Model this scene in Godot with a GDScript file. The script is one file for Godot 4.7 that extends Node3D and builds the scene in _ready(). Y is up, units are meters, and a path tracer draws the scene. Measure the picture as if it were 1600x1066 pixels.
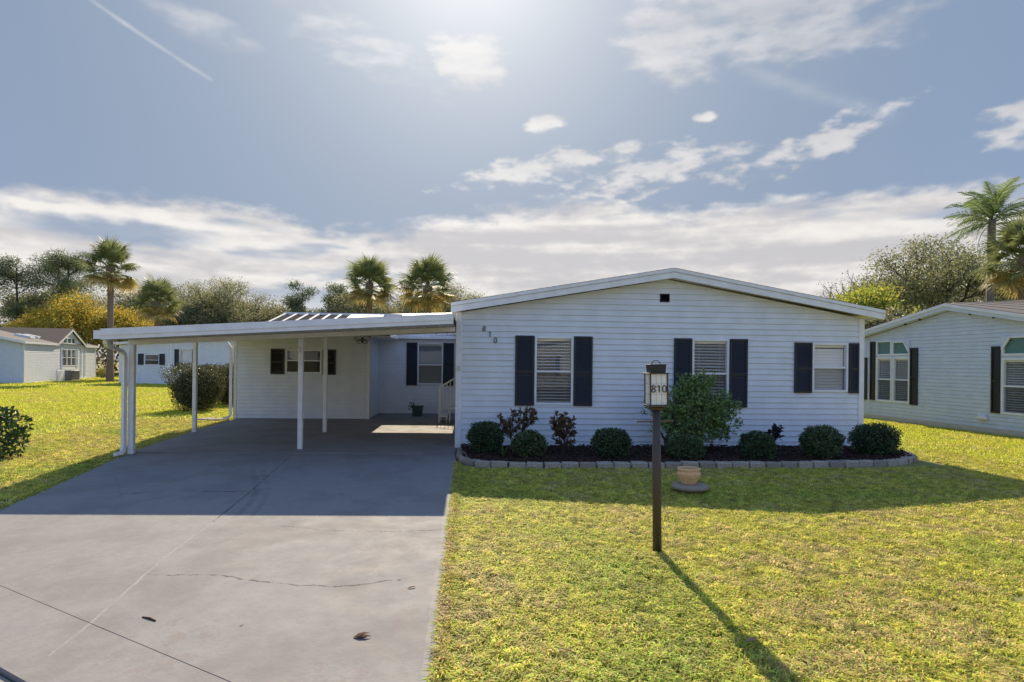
extends Node3D

# ---------------------------------------------------------------- mesh helper
class MB:
	var v := PackedVector3Array()
	var c := PackedColorArray()
	var k := Color.WHITE

	func tri(a: Vector3, b: Vector3, d: Vector3) -> void:
		v.append(a); v.append(b); v.append(d)
		c.append(k); c.append(k); c.append(k)

	func quad(a: Vector3, b: Vector3, d: Vector3, e: Vector3) -> void:
		tri(a, b, d)
		tri(a, d, e)

	func box(lo: Vector3, hi: Vector3) -> void:
		hexa([Vector3(lo.x, lo.y, lo.z), Vector3(hi.x, lo.y, lo.z), Vector3(hi.x, lo.y, hi.z), Vector3(lo.x, lo.y, hi.z), Vector3(lo.x, hi.y, lo.z), Vector3(hi.x, hi.y, lo.z), Vector3(hi.x, hi.y, hi.z), Vector3(lo.x, hi.y, hi.z)])

	# eight corners: four below (anticlockwise seen from above, starting at the back left), four above
	func hexa(p: Array) -> void:
		quad(p[4], p[5], p[6], p[7])
		quad(p[3], p[2], p[1], p[0])
		quad(p[7], p[6], p[2], p[3])
		quad(p[5], p[4], p[0], p[1])
		quad(p[6], p[5], p[1], p[2])
		quad(p[4], p[7], p[3], p[0])

	# a box with chamfered edges
	func cbox(lo: Vector3, hi: Vector3, b: float) -> void:
		var m := (lo + hi) / 2.0
		var h := (hi - lo) / 2.0
		b = minf(b, minf(h.x, minf(h.y, h.z)) * 0.9)
		var P := func(s: Vector3, ax: int) -> Vector3:
			var o := Vector3(s.x * (h.x - (0.0 if ax == 0 else b)), s.y * (h.y - (0.0 if ax == 1 else b)), s.z * (h.z - (0.0 if ax == 2 else b)))
			return m + o
		for s in [-1.0, 1.0]:
			quad(P.call(Vector3(s, -1, -1), 0), P.call(Vector3(s, 1, -1), 0), P.call(Vector3(s, 1, 1), 0), P.call(Vector3(s, -1, 1), 0))
			quad(P.call(Vector3(-1, s, -1), 1), P.call(Vector3(1, s, -1), 1), P.call(Vector3(1, s, 1), 1), P.call(Vector3(-1, s, 1), 1))
			quad(P.call(Vector3(-1, -1, s), 2), P.call(Vector3(1, -1, s), 2), P.call(Vector3(1, 1, s), 2), P.call(Vector3(-1, 1, s), 2))
			for t in [-1.0, 1.0]:
				quad(P.call(Vector3(-1, s, t), 1), P.call(Vector3(1, s, t), 1), P.call(Vector3(1, s, t), 2), P.call(Vector3(-1, s, t), 2))
				quad(P.call(Vector3(s, -1, t), 0), P.call(Vector3(s, 1, t), 0), P.call(Vector3(s, 1, t), 2), P.call(Vector3(s, -1, t), 2))
				quad(P.call(Vector3(s, t, -1), 0), P.call(Vector3(s, t, 1), 0), P.call(Vector3(s, t, 1), 1), P.call(Vector3(s, t, -1), 1))
				for u in [-1.0, 1.0]:
					tri(P.call(Vector3(s, t, u), 0), P.call(Vector3(s, t, u), 1), P.call(Vector3(s, t, u), 2))

	func tube(pts: Array, rads: Array, sides: int, cap := true) -> void:
		var rings := []
		var side := Vector3.ZERO
		for i in pts.size():
			var d: Vector3 = (pts[mini(i + 1, pts.size() - 1)] - pts[maxi(i - 1, 0)]).normalized()
			if side == Vector3.ZERO:
				side = d.cross(Vector3.UP if absf(d.y) < 0.9 else Vector3.RIGHT).normalized()
			side = (side - d * side.dot(d)).normalized()
			var up := side.cross(d)
			var r := []
			for s in sides:
				var a := TAU * (s + 0.5) / sides
				r.append(pts[i] + (side * cos(a) + up * sin(a)) * rads[i])
			rings.append(r)
		for i in pts.size() - 1:
			for s in sides:
				var t := (s + 1) % sides
				quad(rings[i][s], rings[i + 1][s], rings[i + 1][t], rings[i][t])
		if cap:
			for s in range(1, sides - 1):
				tri(rings[0][0], rings[0][s], rings[0][s + 1])
				tri(rings[-1][0], rings[-1][s + 1], rings[-1][s])

	func lathe(prof: Array, seg: int, at := Vector3.ZERO) -> void:
		for i in prof.size() - 1:
			var p: Vector2 = prof[i]
			var q: Vector2 = prof[i + 1]
			for s in seg:
				var a := TAU * s / seg
				var b := TAU * (s + 1) / seg
				quad(at + Vector3(cos(a) * p.x, p.y, sin(a) * p.x), at + Vector3(cos(a) * q.x, q.y, sin(a) * q.x), at + Vector3(cos(b) * q.x, q.y, sin(b) * q.x), at + Vector3(cos(b) * p.x, p.y, sin(b) * p.x))

	# a leaf folded along its midrib
	func leaf(p: Vector3, d: Vector3, n: Vector3, l: float, w: float) -> void:
		var s := d.cross(n).normalized() * w * 0.5
		var t := p + d * l
		var m := p + d * l * 0.45
		var f := n * w * 0.18
		tri(p, m + s + f, t)
		tri(p, t, m - s + f)

	# a level sheet or slab with that outline, (x, z) points
	func slab(poly: PackedVector2Array, top: float, low: float) -> void:
		var ix := Geometry2D.triangulate_polygon(poly)
		for i in range(0, ix.size(), 3):
			var q := []
			for j in 3:
				q.append(Vector3(poly[ix[i + j]].x, top, poly[ix[i + j]].y))
			tri(q[0], q[1], q[2])
		if low < top:
			for i in poly.size():
				var a := poly[i]
				var b := poly[(i + 1) % poly.size()]
				quad(Vector3(a.x, top, a.y), Vector3(b.x, top, b.y), Vector3(b.x, low, b.y), Vector3(a.x, low, a.y))

	func mesh(smooth := false) -> ArrayMesh:
		if smooth:
			var st := SurfaceTool.new()
			st.begin(Mesh.PRIMITIVE_TRIANGLES)
			for i in v.size():
				st.set_color(c[i])
				st.add_vertex(v[i])
			st.index()
			st.generate_normals()
			return st.commit()
		var a := []
		a.resize(Mesh.ARRAY_MAX)
		a[Mesh.ARRAY_VERTEX] = v
		a[Mesh.ARRAY_COLOR] = c
		var m := ArrayMesh.new()
		m.add_surface_from_arrays(Mesh.PRIMITIVE_TRIANGLES, a)
		return m

# ---------------------------------------------------------------- scene helpers
var taken := {}
var M := {}
var rng := RandomNumberGenerator.new()

func numbered(n: String) -> String:
	if not taken.has(n):
		taken[n] = 0
		return n
	taken[n] += 1
	return "%s_%03d" % [n, taken[n]]

func tag(o: Node3D, label: String, category: String, group := "", kind := "") -> void:
	o.set_meta("label", label)
	if category:
		o.set_meta("category", category)
	if group:
		o.set_meta("group", group)
	if kind:
		o.set_meta("kind", kind)

func thing(called: String, label: String, category: String, at := Vector3.ZERO, turn := 0.0, group := "") -> Node3D:
	var o := Node3D.new()
	o.name = numbered(called)
	add_child(o)
	o.position = at
	o.rotation.y = turn
	tag(o, label, category, group)
	return o

func part(parent: Node, called: String, m: Mesh, mt: Material, xf := Transform3D.IDENTITY) -> MeshInstance3D:
	var o := MeshInstance3D.new()
	o.name = called if parent != self else numbered(called)
	o.mesh = m
	o.material_override = mt
	o.transform = xf
	parent.add_child(o, true)
	return o

func node(parent: Node, called: String, xf := Transform3D.IDENTITY) -> Node3D:
	var o := Node3D.new()
	o.name = called
	o.transform = xf
	parent.add_child(o, true)
	return o

func structure(called: String, m: Mesh, mt: Material, label: String) -> MeshInstance3D:
	var o := part(self, called, m, mt)
	tag(o, label, "", "", "structure")
	return o

func copy_of(o: Node3D, at: Vector3, turn: float, size := 1.0) -> Node3D:
	var r: Node3D = o.duplicate()
	r.name = numbered(String(o.name).rstrip("_0123456789"))
	add_child(r)
	r.position = at
	r.rotation = Vector3(0, turn, 0)
	r.scale = Vector3.ONE * size
	return r

func lin(r: float, g: float, b: float, a := 1.0) -> Color:
	var q := Color(r, g, b).linear_to_srgb()
	q.a = a
	return q

func noise_tex(freq: float, oct: int, dark: float, light: float, s: int, size := 512, tint := Color(1, 1, 1)) -> NoiseTexture2D:
	var n := FastNoiseLite.new()
	n.noise_type = FastNoiseLite.TYPE_SIMPLEX_SMOOTH
	n.frequency = freq
	n.fractal_octaves = oct
	n.seed = s
	var t := NoiseTexture2D.new()
	t.width = size
	t.height = size
	t.seamless = true
	t.noise = n
	var g := Gradient.new()
	g.set_color(0, lin(dark, dark, dark))
	g.set_color(1, lin(light * tint.r, light * tint.g, light * tint.b))
	t.color_ramp = g
	return t

func mat(r: float, g: float, b: float, rough := 0.6, tex: Texture2D = null, scale := 1.0) -> StandardMaterial3D:
	var m := StandardMaterial3D.new()
	m.albedo_color = lin(r, g, b)
	m.roughness = rough
	if tex:
		m.albedo_texture = tex
		m.uv1_triplanar = true
		m.uv1_world_triplanar = true
		m.uv1_scale = Vector3.ONE * scale
	return m

func relief(m: StandardMaterial3D, t: Texture2D, cm: float) -> void:
	m.heightmap_enabled = true
	m.heightmap_texture = t
	m.heightmap_scale = cm

# vertex colours are given as real colour / 0.4
func leaf_mat(back: float, rough := 0.55, spec := 0.35) -> StandardMaterial3D:
	var m := StandardMaterial3D.new()
	m.albedo_color = lin(0.4, 0.4, 0.4)
	m.vertex_color_use_as_albedo = true
	m.roughness = rough
	m.metallic_specular = spec
	m.cull_mode = BaseMaterial3D.CULL_DISABLED
	if back > 0.0:
		m.backlight_enabled = true
		m.backlight = lin(back, back, back)
	return m

func leafcol(r: float, g: float, b: float) -> Color:
	return Color(r / 0.4, g / 0.4, b / 0.4)

func rvec() -> Vector3:
	while true:
		var p := Vector3(rng.randf_range(-1, 1), rng.randf_range(-1, 1), rng.randf_range(-1, 1))
		if p.length_squared() < 1.0 and p.length_squared() > 0.01:
			return p.normalized()
	return Vector3.UP

# ---------------------------------------------------------------- sky
const YAW := 0.0719   # the lens looks this far to the right of the house's depth axis
const SUN_TAN := 0.685
var n_big := FastNoiseLite.new()
var n_mid := FastNoiseLite.new()
var n_fine := FastNoiseLite.new()

func setup_noise(n: FastNoiseLite, s: int, f: float, o: int) -> void:
	n.seed = s
	n.noise_type = FastNoiseLite.TYPE_SIMPLEX_SMOOTH
	n.frequency = f
	n.fractal_octaves = o
	n.fractal_gain = 0.55

# cloud groups: azimuth and elevation of the middle (degrees), half width, half height, tilt, weight, wispiness
var groups := [
	[8.5, 17.4, 9.0, 1.3, -0.16, 0.66, 0.25], [19.0, 16.4, 9.0, 2.2, -0.12, 0.70, 0.25], [31.5, 18.4, 6.5, 1.5, -0.26, 0.74, 0.2], [4.5, 16.6, 6.5, 1.1, -0.18, 0.60, 0.2], [12.0, 18.0, 2.2, 1.0, -0.1, 0.6, 0.2], [26.0, 16.2, 5.0, 1.6, -0.2, 0.72, 0.2],
	[43.0, 17.6, 3.5, 2.0, -0.2, 0.55, 0.3], [7.0, 20.6, 2.2, 0.8, -0.2, 0.6, 0.2], [20.5, 20.4, 1.2, 0.6, 0.0, 0.6, 0.2],
	[-0.2, 25.8, 3.6, 2.8, 0.25, 0.70, 0.5], [26.0, 28.0, 12.0, 4.2, 0.2, 0.66, 0.75], [17.5, 27.0, 5.0, 4.0, 0.5, 0.58, 0.7], [-12.0, 27.0, 10.0, 2.6, 0.35, 0.62, 0.85], [-22.0, 25.0, 7.0, 1.8, 0.2, 0.42, 1.0],
]
# vapour trails: azimuth and elevation of both ends, half width, strength
var trails := [[-30.1, 25.3, -21.3, 21.6, 0.11, 0.55], [22.9, 24.1, 34.5, 18.8, 0.5, 0.22], [-14.6, 30.0, -11.0, 27.0, 0.35, 0.18]]

func bank_top(az: float) -> float:
	# upper edge of the low cloud bank, degrees above the horizon
	var k := [[-60, 11.6], [-36, 11.4], [-27, 12.2], [-18, 12.0], [-12.6, 10.3], [-7, 10.9], [-1.6, 12.2], [4, 13.0], [10, 13.7], [21, 13.6], [31, 13.0], [39, 13.6], [43, 12.6], [60, 11.6]]
	if az <= -60.0 or az >= 60.0:
		return 11.6
	for i in k.size() - 1:
		if az < k[i + 1][0]:
			return lerpf(k[i][1], k[i + 1][1], (az - k[i][0]) / (k[i + 1][0] - k[i][0]))
	return 11.6

func sky_color(d: Vector3, sun: Vector3) -> Color:
	var el := rad_to_deg(asin(clampf(d.y, -1, 1)))
	var az := rad_to_deg(atan2(d.x, -d.z))
	var e := maxf(d.y, 0.0)
	var ang := rad_to_deg(acos(clampf(d.dot(sun), -1, 1)))
	# clear air: deeper overhead, pale low down, brightened opposite the sun to fill shade
	var pale := exp(-e * 3.6)
	var away := smoothstep(20.0, 120.0, ang)
	var deep := Color(0.136, 0.192, 0.284).lerp(Color(0.150, 0.282, 0.60), away)
	var col := deep.lerp(Color(0.28, 0.325, 0.40), pale * 0.7)
	col = col.lerp(Color(0.24, 0.255, 0.275), 0.75 * exp(-pow(ang / 14.0, 1.6)))
	var glow := 0.31 * exp(-pow(ang / 9.5, 1.25)) + 0.20 * exp(-pow(ang / 19.0, 1.5))
	col += Color(1.0, 0.97, 0.92) * glow
	# clouds
	var lit := 1.0 + 0.30 * exp(-ang / 22.0)
	var p := Vector3(d.x, 0, d.z) / (e + 0.11)
	var f := n_mid.get_noise_3d(p.x * 1.0, el * 0.24, p.z * 1.0)
	var fine := n_fine.get_noise_3d(d.x * 9.0 / (0.35 + e), d.y * 30.0, d.z * 9.0 / (0.35 + e))
	var big := n_big.get_noise_2d(p.x, p.z)
	var top := bank_top(az) + 0.75 + 0.9 * n_big.get_noise_2d(az * 0.14, 3.3) + 1.1 * fine + 1.3 * f
	var bank := smoothstep(0.0, 1.9, top - el)
	# holes of blue in the bank
	bank *= 1.0 - 0.75 * smoothstep(0.22, 0.5, f + 0.3 * big + 0.1 * fine) * smoothstep(3.0, 6.0, el)
	var hole := Vector2((az + 27.0 + (el - 9.0) * 0.4) / 7.0, (el - 9.6 + 0.5 * fine) / 1.05).length()
	bank *= 1.0 - 0.85 * (1.0 - smoothstep(0.5, 1.25, hole + 0.35 * f))
	var high := 0.0
	for g in groups:
		var x: float = az - g[0]
		if absf(x) > g[2] * 1.6:
			continue
		var y: float = el - g[1]
		var cs := cos(g[4])
		var sn := sin(g[4])
		var r := Vector2((x * cs - y * sn) / g[2], (x * sn + y * cs) / g[3]).length()
		if r < 1.5:
			var q: float = 0.75 * f + 1.15 * fine * (1.0 - 0.6 * g[6]) + g[5] * 0.75 + 0.05 - 0.62 * r * r
			high = maxf(high, lerpf(0.94 * smoothstep(0.0, 0.62, q), 0.5 * smoothstep(-0.1, 0.9, q), g[6]))
	if absf(az) > 50.0:
		high = maxf(high, 0.55 * smoothstep(0.22, 0.6, f + 0.5 * big + 0.25 * fine) * smoothstep(78.0, 30.0, el))
	var cov := 1.0 - (1.0 - bank * 0.94) * (1.0 - high * 0.9)
	var grey := smoothstep(-0.45, 0.5, n_mid.get_noise_3d(p.x * 0.8 + 17.0, el * 0.55, p.z * 0.8) + 0.35 * fine)
	var base := Color(0.39, 0.38, 0.385).lerp(Color(0.60, 0.575, 0.545), grey)
	base = base.lerp(Color(0.55, 0.535, 0.515), 0.5 * high * (1.0 - bank))
	base *= lit
	col = col.lerp(base, cov)
	for t in trails:
		var a := Vector2(t[0], t[1])
		var b := Vector2(t[2], t[3])
		var q := Vector2(az, el)
		var s := clampf((q - a).dot(b - a) / (b - a).length_squared(), 0, 1)
		var w: float = (q - a - (b - a) * s).length() / (t[4] * (1.0 + 0.4 * fine))
		if w < 3.0:
			col = col.lerp(Color(0.56, 0.56, 0.56), t[5] * exp(-w * w) * (0.75 + 0.5 * fine) * smoothstep(0.0, 0.12, s) * (1.0 - 0.5 * s * s))
	col.a = 1.0
	return col

func make_sky(sun: Vector3) -> ImageTexture:
	setup_noise(n_big, 11, 0.35, 3)
	setup_noise(n_mid, 5, 0.62, 5)
	setup_noise(n_fine, 23, 1.15, 6)
	var w := 4096
	var h := 2048
	# all round at a quarter of the size, then the part with fine cloud edges at full size
	var small := Image.create(w / 4, h / 4, false, Image.FORMAT_RGBF)
	for y in h / 4:
		var el := (0.5 - (y + 0.5) * 4.0 / h) * PI
		if el < -0.02:
			small.fill_rect(Rect2i(0, y, w / 4, h / 4 - y), Color(0.16, 0.17, 0.12))
			break
		for x in w / 4:
			var az := (x + 0.5) * 4.0 / w * TAU
			small.set_pixel(x, y, sky_color(Vector3(sin(az) * cos(el), sin(el), -cos(az) * cos(el)), sun))
	small.resize(w, h, Image.INTERPOLATE_BILINEAR)
	var x0 := int(w * (-52.0 / 360.0))
	var x1 := int(w * (58.0 / 360.0))
	for y in range(int(h * (0.5 - 38.0 / 180.0)), h / 2):
		var el := (0.5 - (y + 0.5) / h) * PI
		for x in range(x0, x1):
			var az := (x + 0.5) / w * TAU
			small.set_pixel(posmod(x, w), y, sky_color(Vector3(sin(az) * cos(el), sin(el), -cos(az) * cos(el)), sun))
	return ImageTexture.create_from_image(small)

func _ready() -> void:
	rng.seed = 810
	# camera: a level lens raised by shift, turned a little to the right and held slightly out of true
	var cam := Camera3D.new()
	cam.name = "camera"
	add_child(cam)
	var fw := Vector3(sin(YAW), 0, -cos(YAW))
	var rt := Vector3(cos(YAW), 0, sin(YAW))
	var roll := 0.011
	cam.transform = Transform3D(Basis(rt * cos(roll) + Vector3.UP * sin(roll), Vector3.UP * cos(roll) - rt * sin(roll), -fw), Vector3(0.19, 1.75, 13.21))
	cam.projection = Camera3D.PROJECTION_FRUSTUM
	cam.near = 0.1
	cam.far = 900.0
	cam.size = 2.0 * 0.1 * 0.533
	cam.frustum_offset = Vector2(0.0, 0.1 * 0.035)
	cam.current = true
	# sky, sun, exposure
	var sun := Vector3(0.0, SUN_TAN, -1.0).normalized()
	var env := Environment.new()
	env.background_mode = Environment.BG_SKY
	var sm := PanoramaSkyMaterial.new()
	sm.panorama = make_sky(sun)
	sm.energy_multiplier = 1.0
	env.sky = Sky.new()
	env.sky.sky_material = sm
	env.tonemap_mode = Environment.TONE_MAPPER_LINEAR
	env.tonemap_exposure = 1.5
	env.sdfgi_enabled = true
	env.ssao_enabled = true
	env.ssil_enabled = true
	var we := WorldEnvironment.new()
	we.name = "environment"
	we.environment = env
	add_child(we)
	var dl := DirectionalLight3D.new()
	dl.name = "sun"
	dl.light_energy = 1.6
	dl.light_color = Color(1.0, 0.925, 0.81)
	dl.light_angular_distance = 0.53
	dl.shadow_enabled = true
	add_child(dl)
	dl.look_at_from_position(sun * 50.0, Vector3.ZERO)
	materials()
	setting()
	main_house()
	utility_room()
	carport()
	entry()
	lamp()
	garden()
	small_things()
	right_neighbour()
	left_neighbours()
	trees()
	across_road()
	grass()

# ---------------------------------------------------------------- materials
func materials() -> void:
	var soft := noise_tex(0.006, 5, 0.86, 1.0, 3)
	var grit := noise_tex(0.05, 3, 0.72, 1.0, 4)
	var streak := noise_tex(0.012, 5, 0.84, 1.0, 8)
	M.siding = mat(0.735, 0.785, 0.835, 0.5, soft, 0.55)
	M.trim = mat(0.82, 0.84, 0.86, 0.45, soft, 0.8)
	M.metal_white = mat(0.82, 0.84, 0.86, 0.38, streak, 0.5)
	M.beige = mat(0.62, 0.56, 0.47, 0.5, soft, 0.8)
	M.ceiling = mat(0.82, 0.79, 0.74, 0.5, soft, 0.7)
	M.wall_core = mat(0.58, 0.60, 0.63, 0.9)
	M.rib = mat(0.52, 0.52, 0.51, 0.5, soft, 0.8)
	M.navy = mat(0.016, 0.021, 0.030, 0.55, noise_tex(0.02, 3, 0.75, 1.0, 9), 1.2)
	M.black = mat(0.015, 0.015, 0.016, 0.5)
	M.bronze = mat(0.070, 0.056, 0.049, 0.45, noise_tex(0.03, 4, 0.55, 1.0, 12), 2.5)
	M.shingle = mat(0.20, 0.185, 0.175, 0.95, noise_tex(0.08, 3, 0.55, 1.0, 13), 0.9)
	M.shingle_dark = mat(0.085, 0.07, 0.068, 0.95, noise_tex(0.05, 4, 0.5, 1.0, 14), 0.5)
	M.pan = mat(0.05, 0.05, 0.055, 1.0, grit, 1.0)
	M.pan.metallic_specular = 0.1
	M.blind = mat(0.76, 0.76, 0.74, 0.6)
	M.screen = StandardMaterial3D.new()
	M.screen.albedo_color = Color(0.12, 0.125, 0.13, 0.26)
	M.screen.transparency = BaseMaterial3D.TRANSPARENCY_ALPHA
	M.screen.roughness = 0.9
	M.blind_warm = mat(0.62, 0.57, 0.50, 0.7)
	M.curtain = mat(0.66, 0.66, 0.65, 0.8)
	M.room = mat(0.52, 0.49, 0.45, 0.9)
	M.glass = StandardMaterial3D.new()
	M.glass.albedo_color = Color(0.85, 0.9, 0.9, 0.06)
	M.glass.transparency = BaseMaterial3D.TRANSPARENCY_ALPHA
	M.glass.roughness = 0.0
	M.glass.metallic_specular = 0.5
	M.glass_green = M.glass.duplicate()
	M.glass_green.albedo_color = Color(0.35, 0.52, 0.50, 0.55)
	M.frosted = mat(0.88, 0.88, 0.87, 0.6)
	M.frosted.backlight_enabled = true
	M.frosted.backlight = lin(0.55, 0.55, 0.52)
	M.concrete_tex = noise_tex(0.02, 7, 0.86, 1.0, 21, 1024)
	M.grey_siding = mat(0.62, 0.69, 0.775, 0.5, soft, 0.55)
	var turf := noise_tex(0.16, 4, 0.5, 1.0, 31, 1024)
	var tg := Gradient.new()
	tg.offsets = PackedFloat32Array([0.0, 0.30, 0.5, 0.68, 1.0])
	tg.colors = PackedColorArray([lin(0.07, 0.07, 0.03), lin(0.17, 0.18, 0.05), lin(0.28, 0.28, 0.075), lin(0.36, 0.33, 0.13), lin(0.46, 0.40, 0.25)])
	turf.color_ramp = tg
	M.lawn = mat(1.0, 1.0, 1.0, 1.0, turf, 0.42)
	M.lawn.detail_enabled = true
	M.lawn.detail_blend_mode = BaseMaterial3D.BLEND_MODE_MUL
	M.lawn.detail_uv_layer = BaseMaterial3D.DETAIL_UV_2
	M.lawn.uv2_triplanar = true
	M.lawn.uv2_world_triplanar = true
	M.lawn.uv2_scale = Vector3.ONE * 0.11
	M.lawn.detail_albedo = noise_tex(0.012, 5, 0.68, 1.0, 44, 512, Color(1.0, 1.0, 0.9))
	M.mulch_base = mat(0.022, 0.013, 0.010, 1.0, noise_tex(0.06, 4, 0.3, 1.0, 32), 1.5)
	M.chip = leaf_mat(0.0, 0.9)
	M.road = mat(0.34, 0.30, 0.25, 0.95, noise_tex(0.06, 4, 0.7, 1.0, 33), 0.8)
	var stone := noise_tex(0.03, 6, 0.22, 1.0, 35)
	M.block = mat(0.68, 0.59, 0.50, 0.95, stone, 2.2)
	relief(M.block, noise_tex(0.05, 4, 0.0, 1.0, 36), 0.7)
	M.block_dark = mat(0.52, 0.45, 0.385, 0.95, stone, 2.7)
	relief(M.block_dark, noise_tex(0.05, 4, 0.0, 1.0, 37), 0.7)
	M.clay = mat(0.80, 0.50, 0.27, 0.85, noise_tex(0.02, 4, 0.75, 1.0, 38), 3.0)
	M.base_stone = mat(0.44, 0.375, 0.31, 0.95, noise_tex(0.04, 4, 0.4, 1.0, 39), 3.0)
	relief(M.base_stone, noise_tex(0.06, 4, 0.0, 1.0, 40), 0.6)
	M.teal = mat(0.012, 0.062, 0.068, 0.4)
	M.bark = mat(0.12, 0.095, 0.075, 0.95, noise_tex(0.05, 4, 0.4, 1.0, 41), 0.9)
	M.bark_grey = mat(0.24, 0.21, 0.18, 0.95, noise_tex(0.05, 4, 0.5, 1.0, 42), 0.9)
	M.palm_bark = mat(0.27, 0.20, 0.15, 0.95, noise_tex(0.04, 4, 0.5, 1.0, 43), 0.8)
	M.leaf = leaf_mat(0.8)
	M.leaf.albedo_color = lin(0.74, 0.74, 0.74)  # raised to put backlighting and distant haze into the leaf colour
	M.leaf_thick = leaf_mat(0.35, 0.45, 0.45)
	M.grass = leaf_mat(1.0, 0.6, 0.25)
	M.grass.albedo_color = lin(0.92, 0.92, 0.92)
	M.shrub_core = mat(0.018, 0.022, 0.012, 1.0)  # near-black, for the light-blocking cores added inside shrubs
	M.steel = mat(0.45, 0.45, 0.46, 0.4)
	M.steel.metallic = 0.8
	M.unit = mat(0.16, 0.15, 0.15, 0.6)

# ---------------------------------------------------------------- ground, drive, road
var drive_left := [Vector2(-6.75, -6.45), Vector2(-6.42, -2.7), Vector2(-6.07, 0.85), Vector2(-5.9, 1.7), Vector2(-5.15, 5.42), Vector2(-4.35, 9.4)]

func marks() -> ImageTexture:
	# cracks, saw joints, tyre scuffs and stains of the drive, over x -7..0.2 and z -9..11
	var w := 1024
	var h := 2048
	var im := Image.create(w, h, false, Image.FORMAT_RGBA8)
	im.fill(Color(0.3, 0.29, 0.28, 0.0))
	# worn and dirtier cloudy areas of the paint, grainy
	var cl := Image.create(512, 1024, false, Image.FORMAT_RGBA8)
	var big := FastNoiseLite.new()
	big.seed = 78
	big.frequency = 0.012
	big.fractal_octaves = 6
	big.fractal_gain = 0.62
	for yy in 1024:
		for xx in 512:
			var q := big.get_noise_2d(xx, yy)
			cl.set_pixel(xx, yy, Color(0.42, 0.40, 0.39, clampf(0.08 + q * 0.85, 0.0, 0.30)))
	cl.resize(w, h, Image.INTERPOLATE_BILINEAR)
	im.copy_from(cl)
	var nz := FastNoiseLite.new()
	nz.seed = 77
	nz.frequency = 0.02
	nz.fractal_octaves = 4
	var px := func(x: float, z: float) -> Vector2: return Vector2((x + 7.0) / 7.2 * w, (z + 9.0) / 20.0 * h)
	var lines := [
		[[[-4.26, 4.56], [-3.96, 4.49], [-3.56, 4.37], [-3.17, 4.42], [-2.72, 4.42]], 0.9, 1.0, 0.12, 0.85],
		[[[-2.52, 6.08], [-2.68, 4.25], [-3.04, 0.88]], 0.9, 0.2, 0.14, 0.7],
		[[[-2.24, 9.25], [-2.27, 8.79], [-2.39, 7.84], [-2.45, 7.36], [-2.52, 6.08]], 0.5, 1.0, 0.72, 0.26],
		[[[-1.79, 6.27], [-1.45, 6.36], [-1.29, 6.46], [-0.76, 6.53], [-0.37, 6.52], [0.03, 6.48]], 0.6, 1.2, 0.16, 0.6],
		[[[-2.38, 7.81], [-2.05, 7.84], [-1.81, 7.83], [-1.50, 7.98], [-1.13, 8.10], [-0.80, 8.15], [-0.65, 8.13], [-0.38, 8.02]], 0.6, 1.4, 0.16, 0.7],
		[[[-0.38, 8.02], [-0.1, 7.9]], 0.5, 1.0, 0.3, 0.3],
		[[[-5.6, 3.1], [-5.0, 3.3], [-4.26, 4.56]], 0.4, 1.0, 0.25, 0.25],
		[[[-2.35, 5.9], [-2.44, 5.10], [-2.59, 4.43], [-2.9, 3.5], [-3.19, 2.73]], 4.5, 0.6, 0.10, 0.16],
		[[[-2.18, 5.9], [-2.29, 5.10], [-2.46, 4.30], [-2.75, 3.5], [-3.03, 2.73]], 3.5, 0.6, 0.10, 0.14],
		[[[-0.02, 10.4], [-0.03, 8.0], [-0.02, 5.0], [-0.02, 1.0]], 1.6, 1.0, 0.62, 0.22],
	]
	for l in lines:
		var pts: Array = l[0]
		for i in pts.size() - 1:
			var a: Vector2 = px.call(pts[i][0], pts[i][1])
			var b: Vector2 = px.call(pts[i + 1][0], pts[i + 1][1])
			var n := int(a.distance_to(b) * 2.0) + 1
			var across := (b - a).normalized().orthogonal()
			for s in n:
				var q := a.lerp(b, float(s) / n)
				q += across * nz.get_noise_2d(q.x * 2.0, q.y * 2.0) * 1.8 * l[2]
				var r: float = l[1] * (1.0 + 0.6 * nz.get_noise_2d(q.x * 5.0, q.y * 5.0 + 90.0))
				var al: float = l[4] * clampf(0.65 + 1.9 * nz.get_noise_2d(q.x * 2.3 + 300.0, q.y * 2.3), 0.0, 1.0)
				for yy in range(int(q.y - r), int(q.y + r) + 1):
					for xx in range(int(q.x - r), int(q.x + r) + 1):
						if xx >= 0 and yy >= 0 and xx < w and yy < h:
							im.set_pixel(xx, yy, Color(l[3], l[3] * 0.98, l[3] * 0.95, maxf(al, im.get_pixel(xx, yy).a)))
	# blotches of old stain: tannin brown and mildew grey, each with a ragged outline
	for s in [[-0.41, 7.09, 0.55], [-0.59, 7.75, 0.35], [-0.25, 9.0, 0.6], [-0.5, 9.6, 0.6], [-0.35, 6.7, 0.3], [-3.6, 2.0, 0.5], [-1.6, 9.2, 0.4], [-4.4, 7.0, 0.5], [-4.6, 3.4, 0.4], [-1.2, 3.0, 0.5], [-5.2, -1.0, 0.6], [-3.4, -4.0, 0.7]]:
		var c0: Vector2 = px.call(s[0], s[1])
		var rr: float = s[2] * 142.0
		for yy in range(maxi(0, int(c0.y - rr)), mini(h, int(c0.y + rr))):
			for xx in range(maxi(0, int(c0.x - rr)), mini(w, int(c0.x + rr))):
				var d := Vector2(xx, yy).distance_to(c0) / rr
				var q := nz.get_noise_2d(xx * 1.6, yy * 1.6) + 0.55 * nz.get_noise_2d(xx * 7.0, yy * 7.0)
				var al := 0.34 * clampf((q + 0.25 - d * 0.7) * 3.0, 0.0, 1.0)
				if al > im.get_pixel(xx, yy).a:
					im.set_pixel(xx, yy, Color(0.47, 0.43, 0.40, al))
	return ImageTexture.create_from_image(im)

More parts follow.
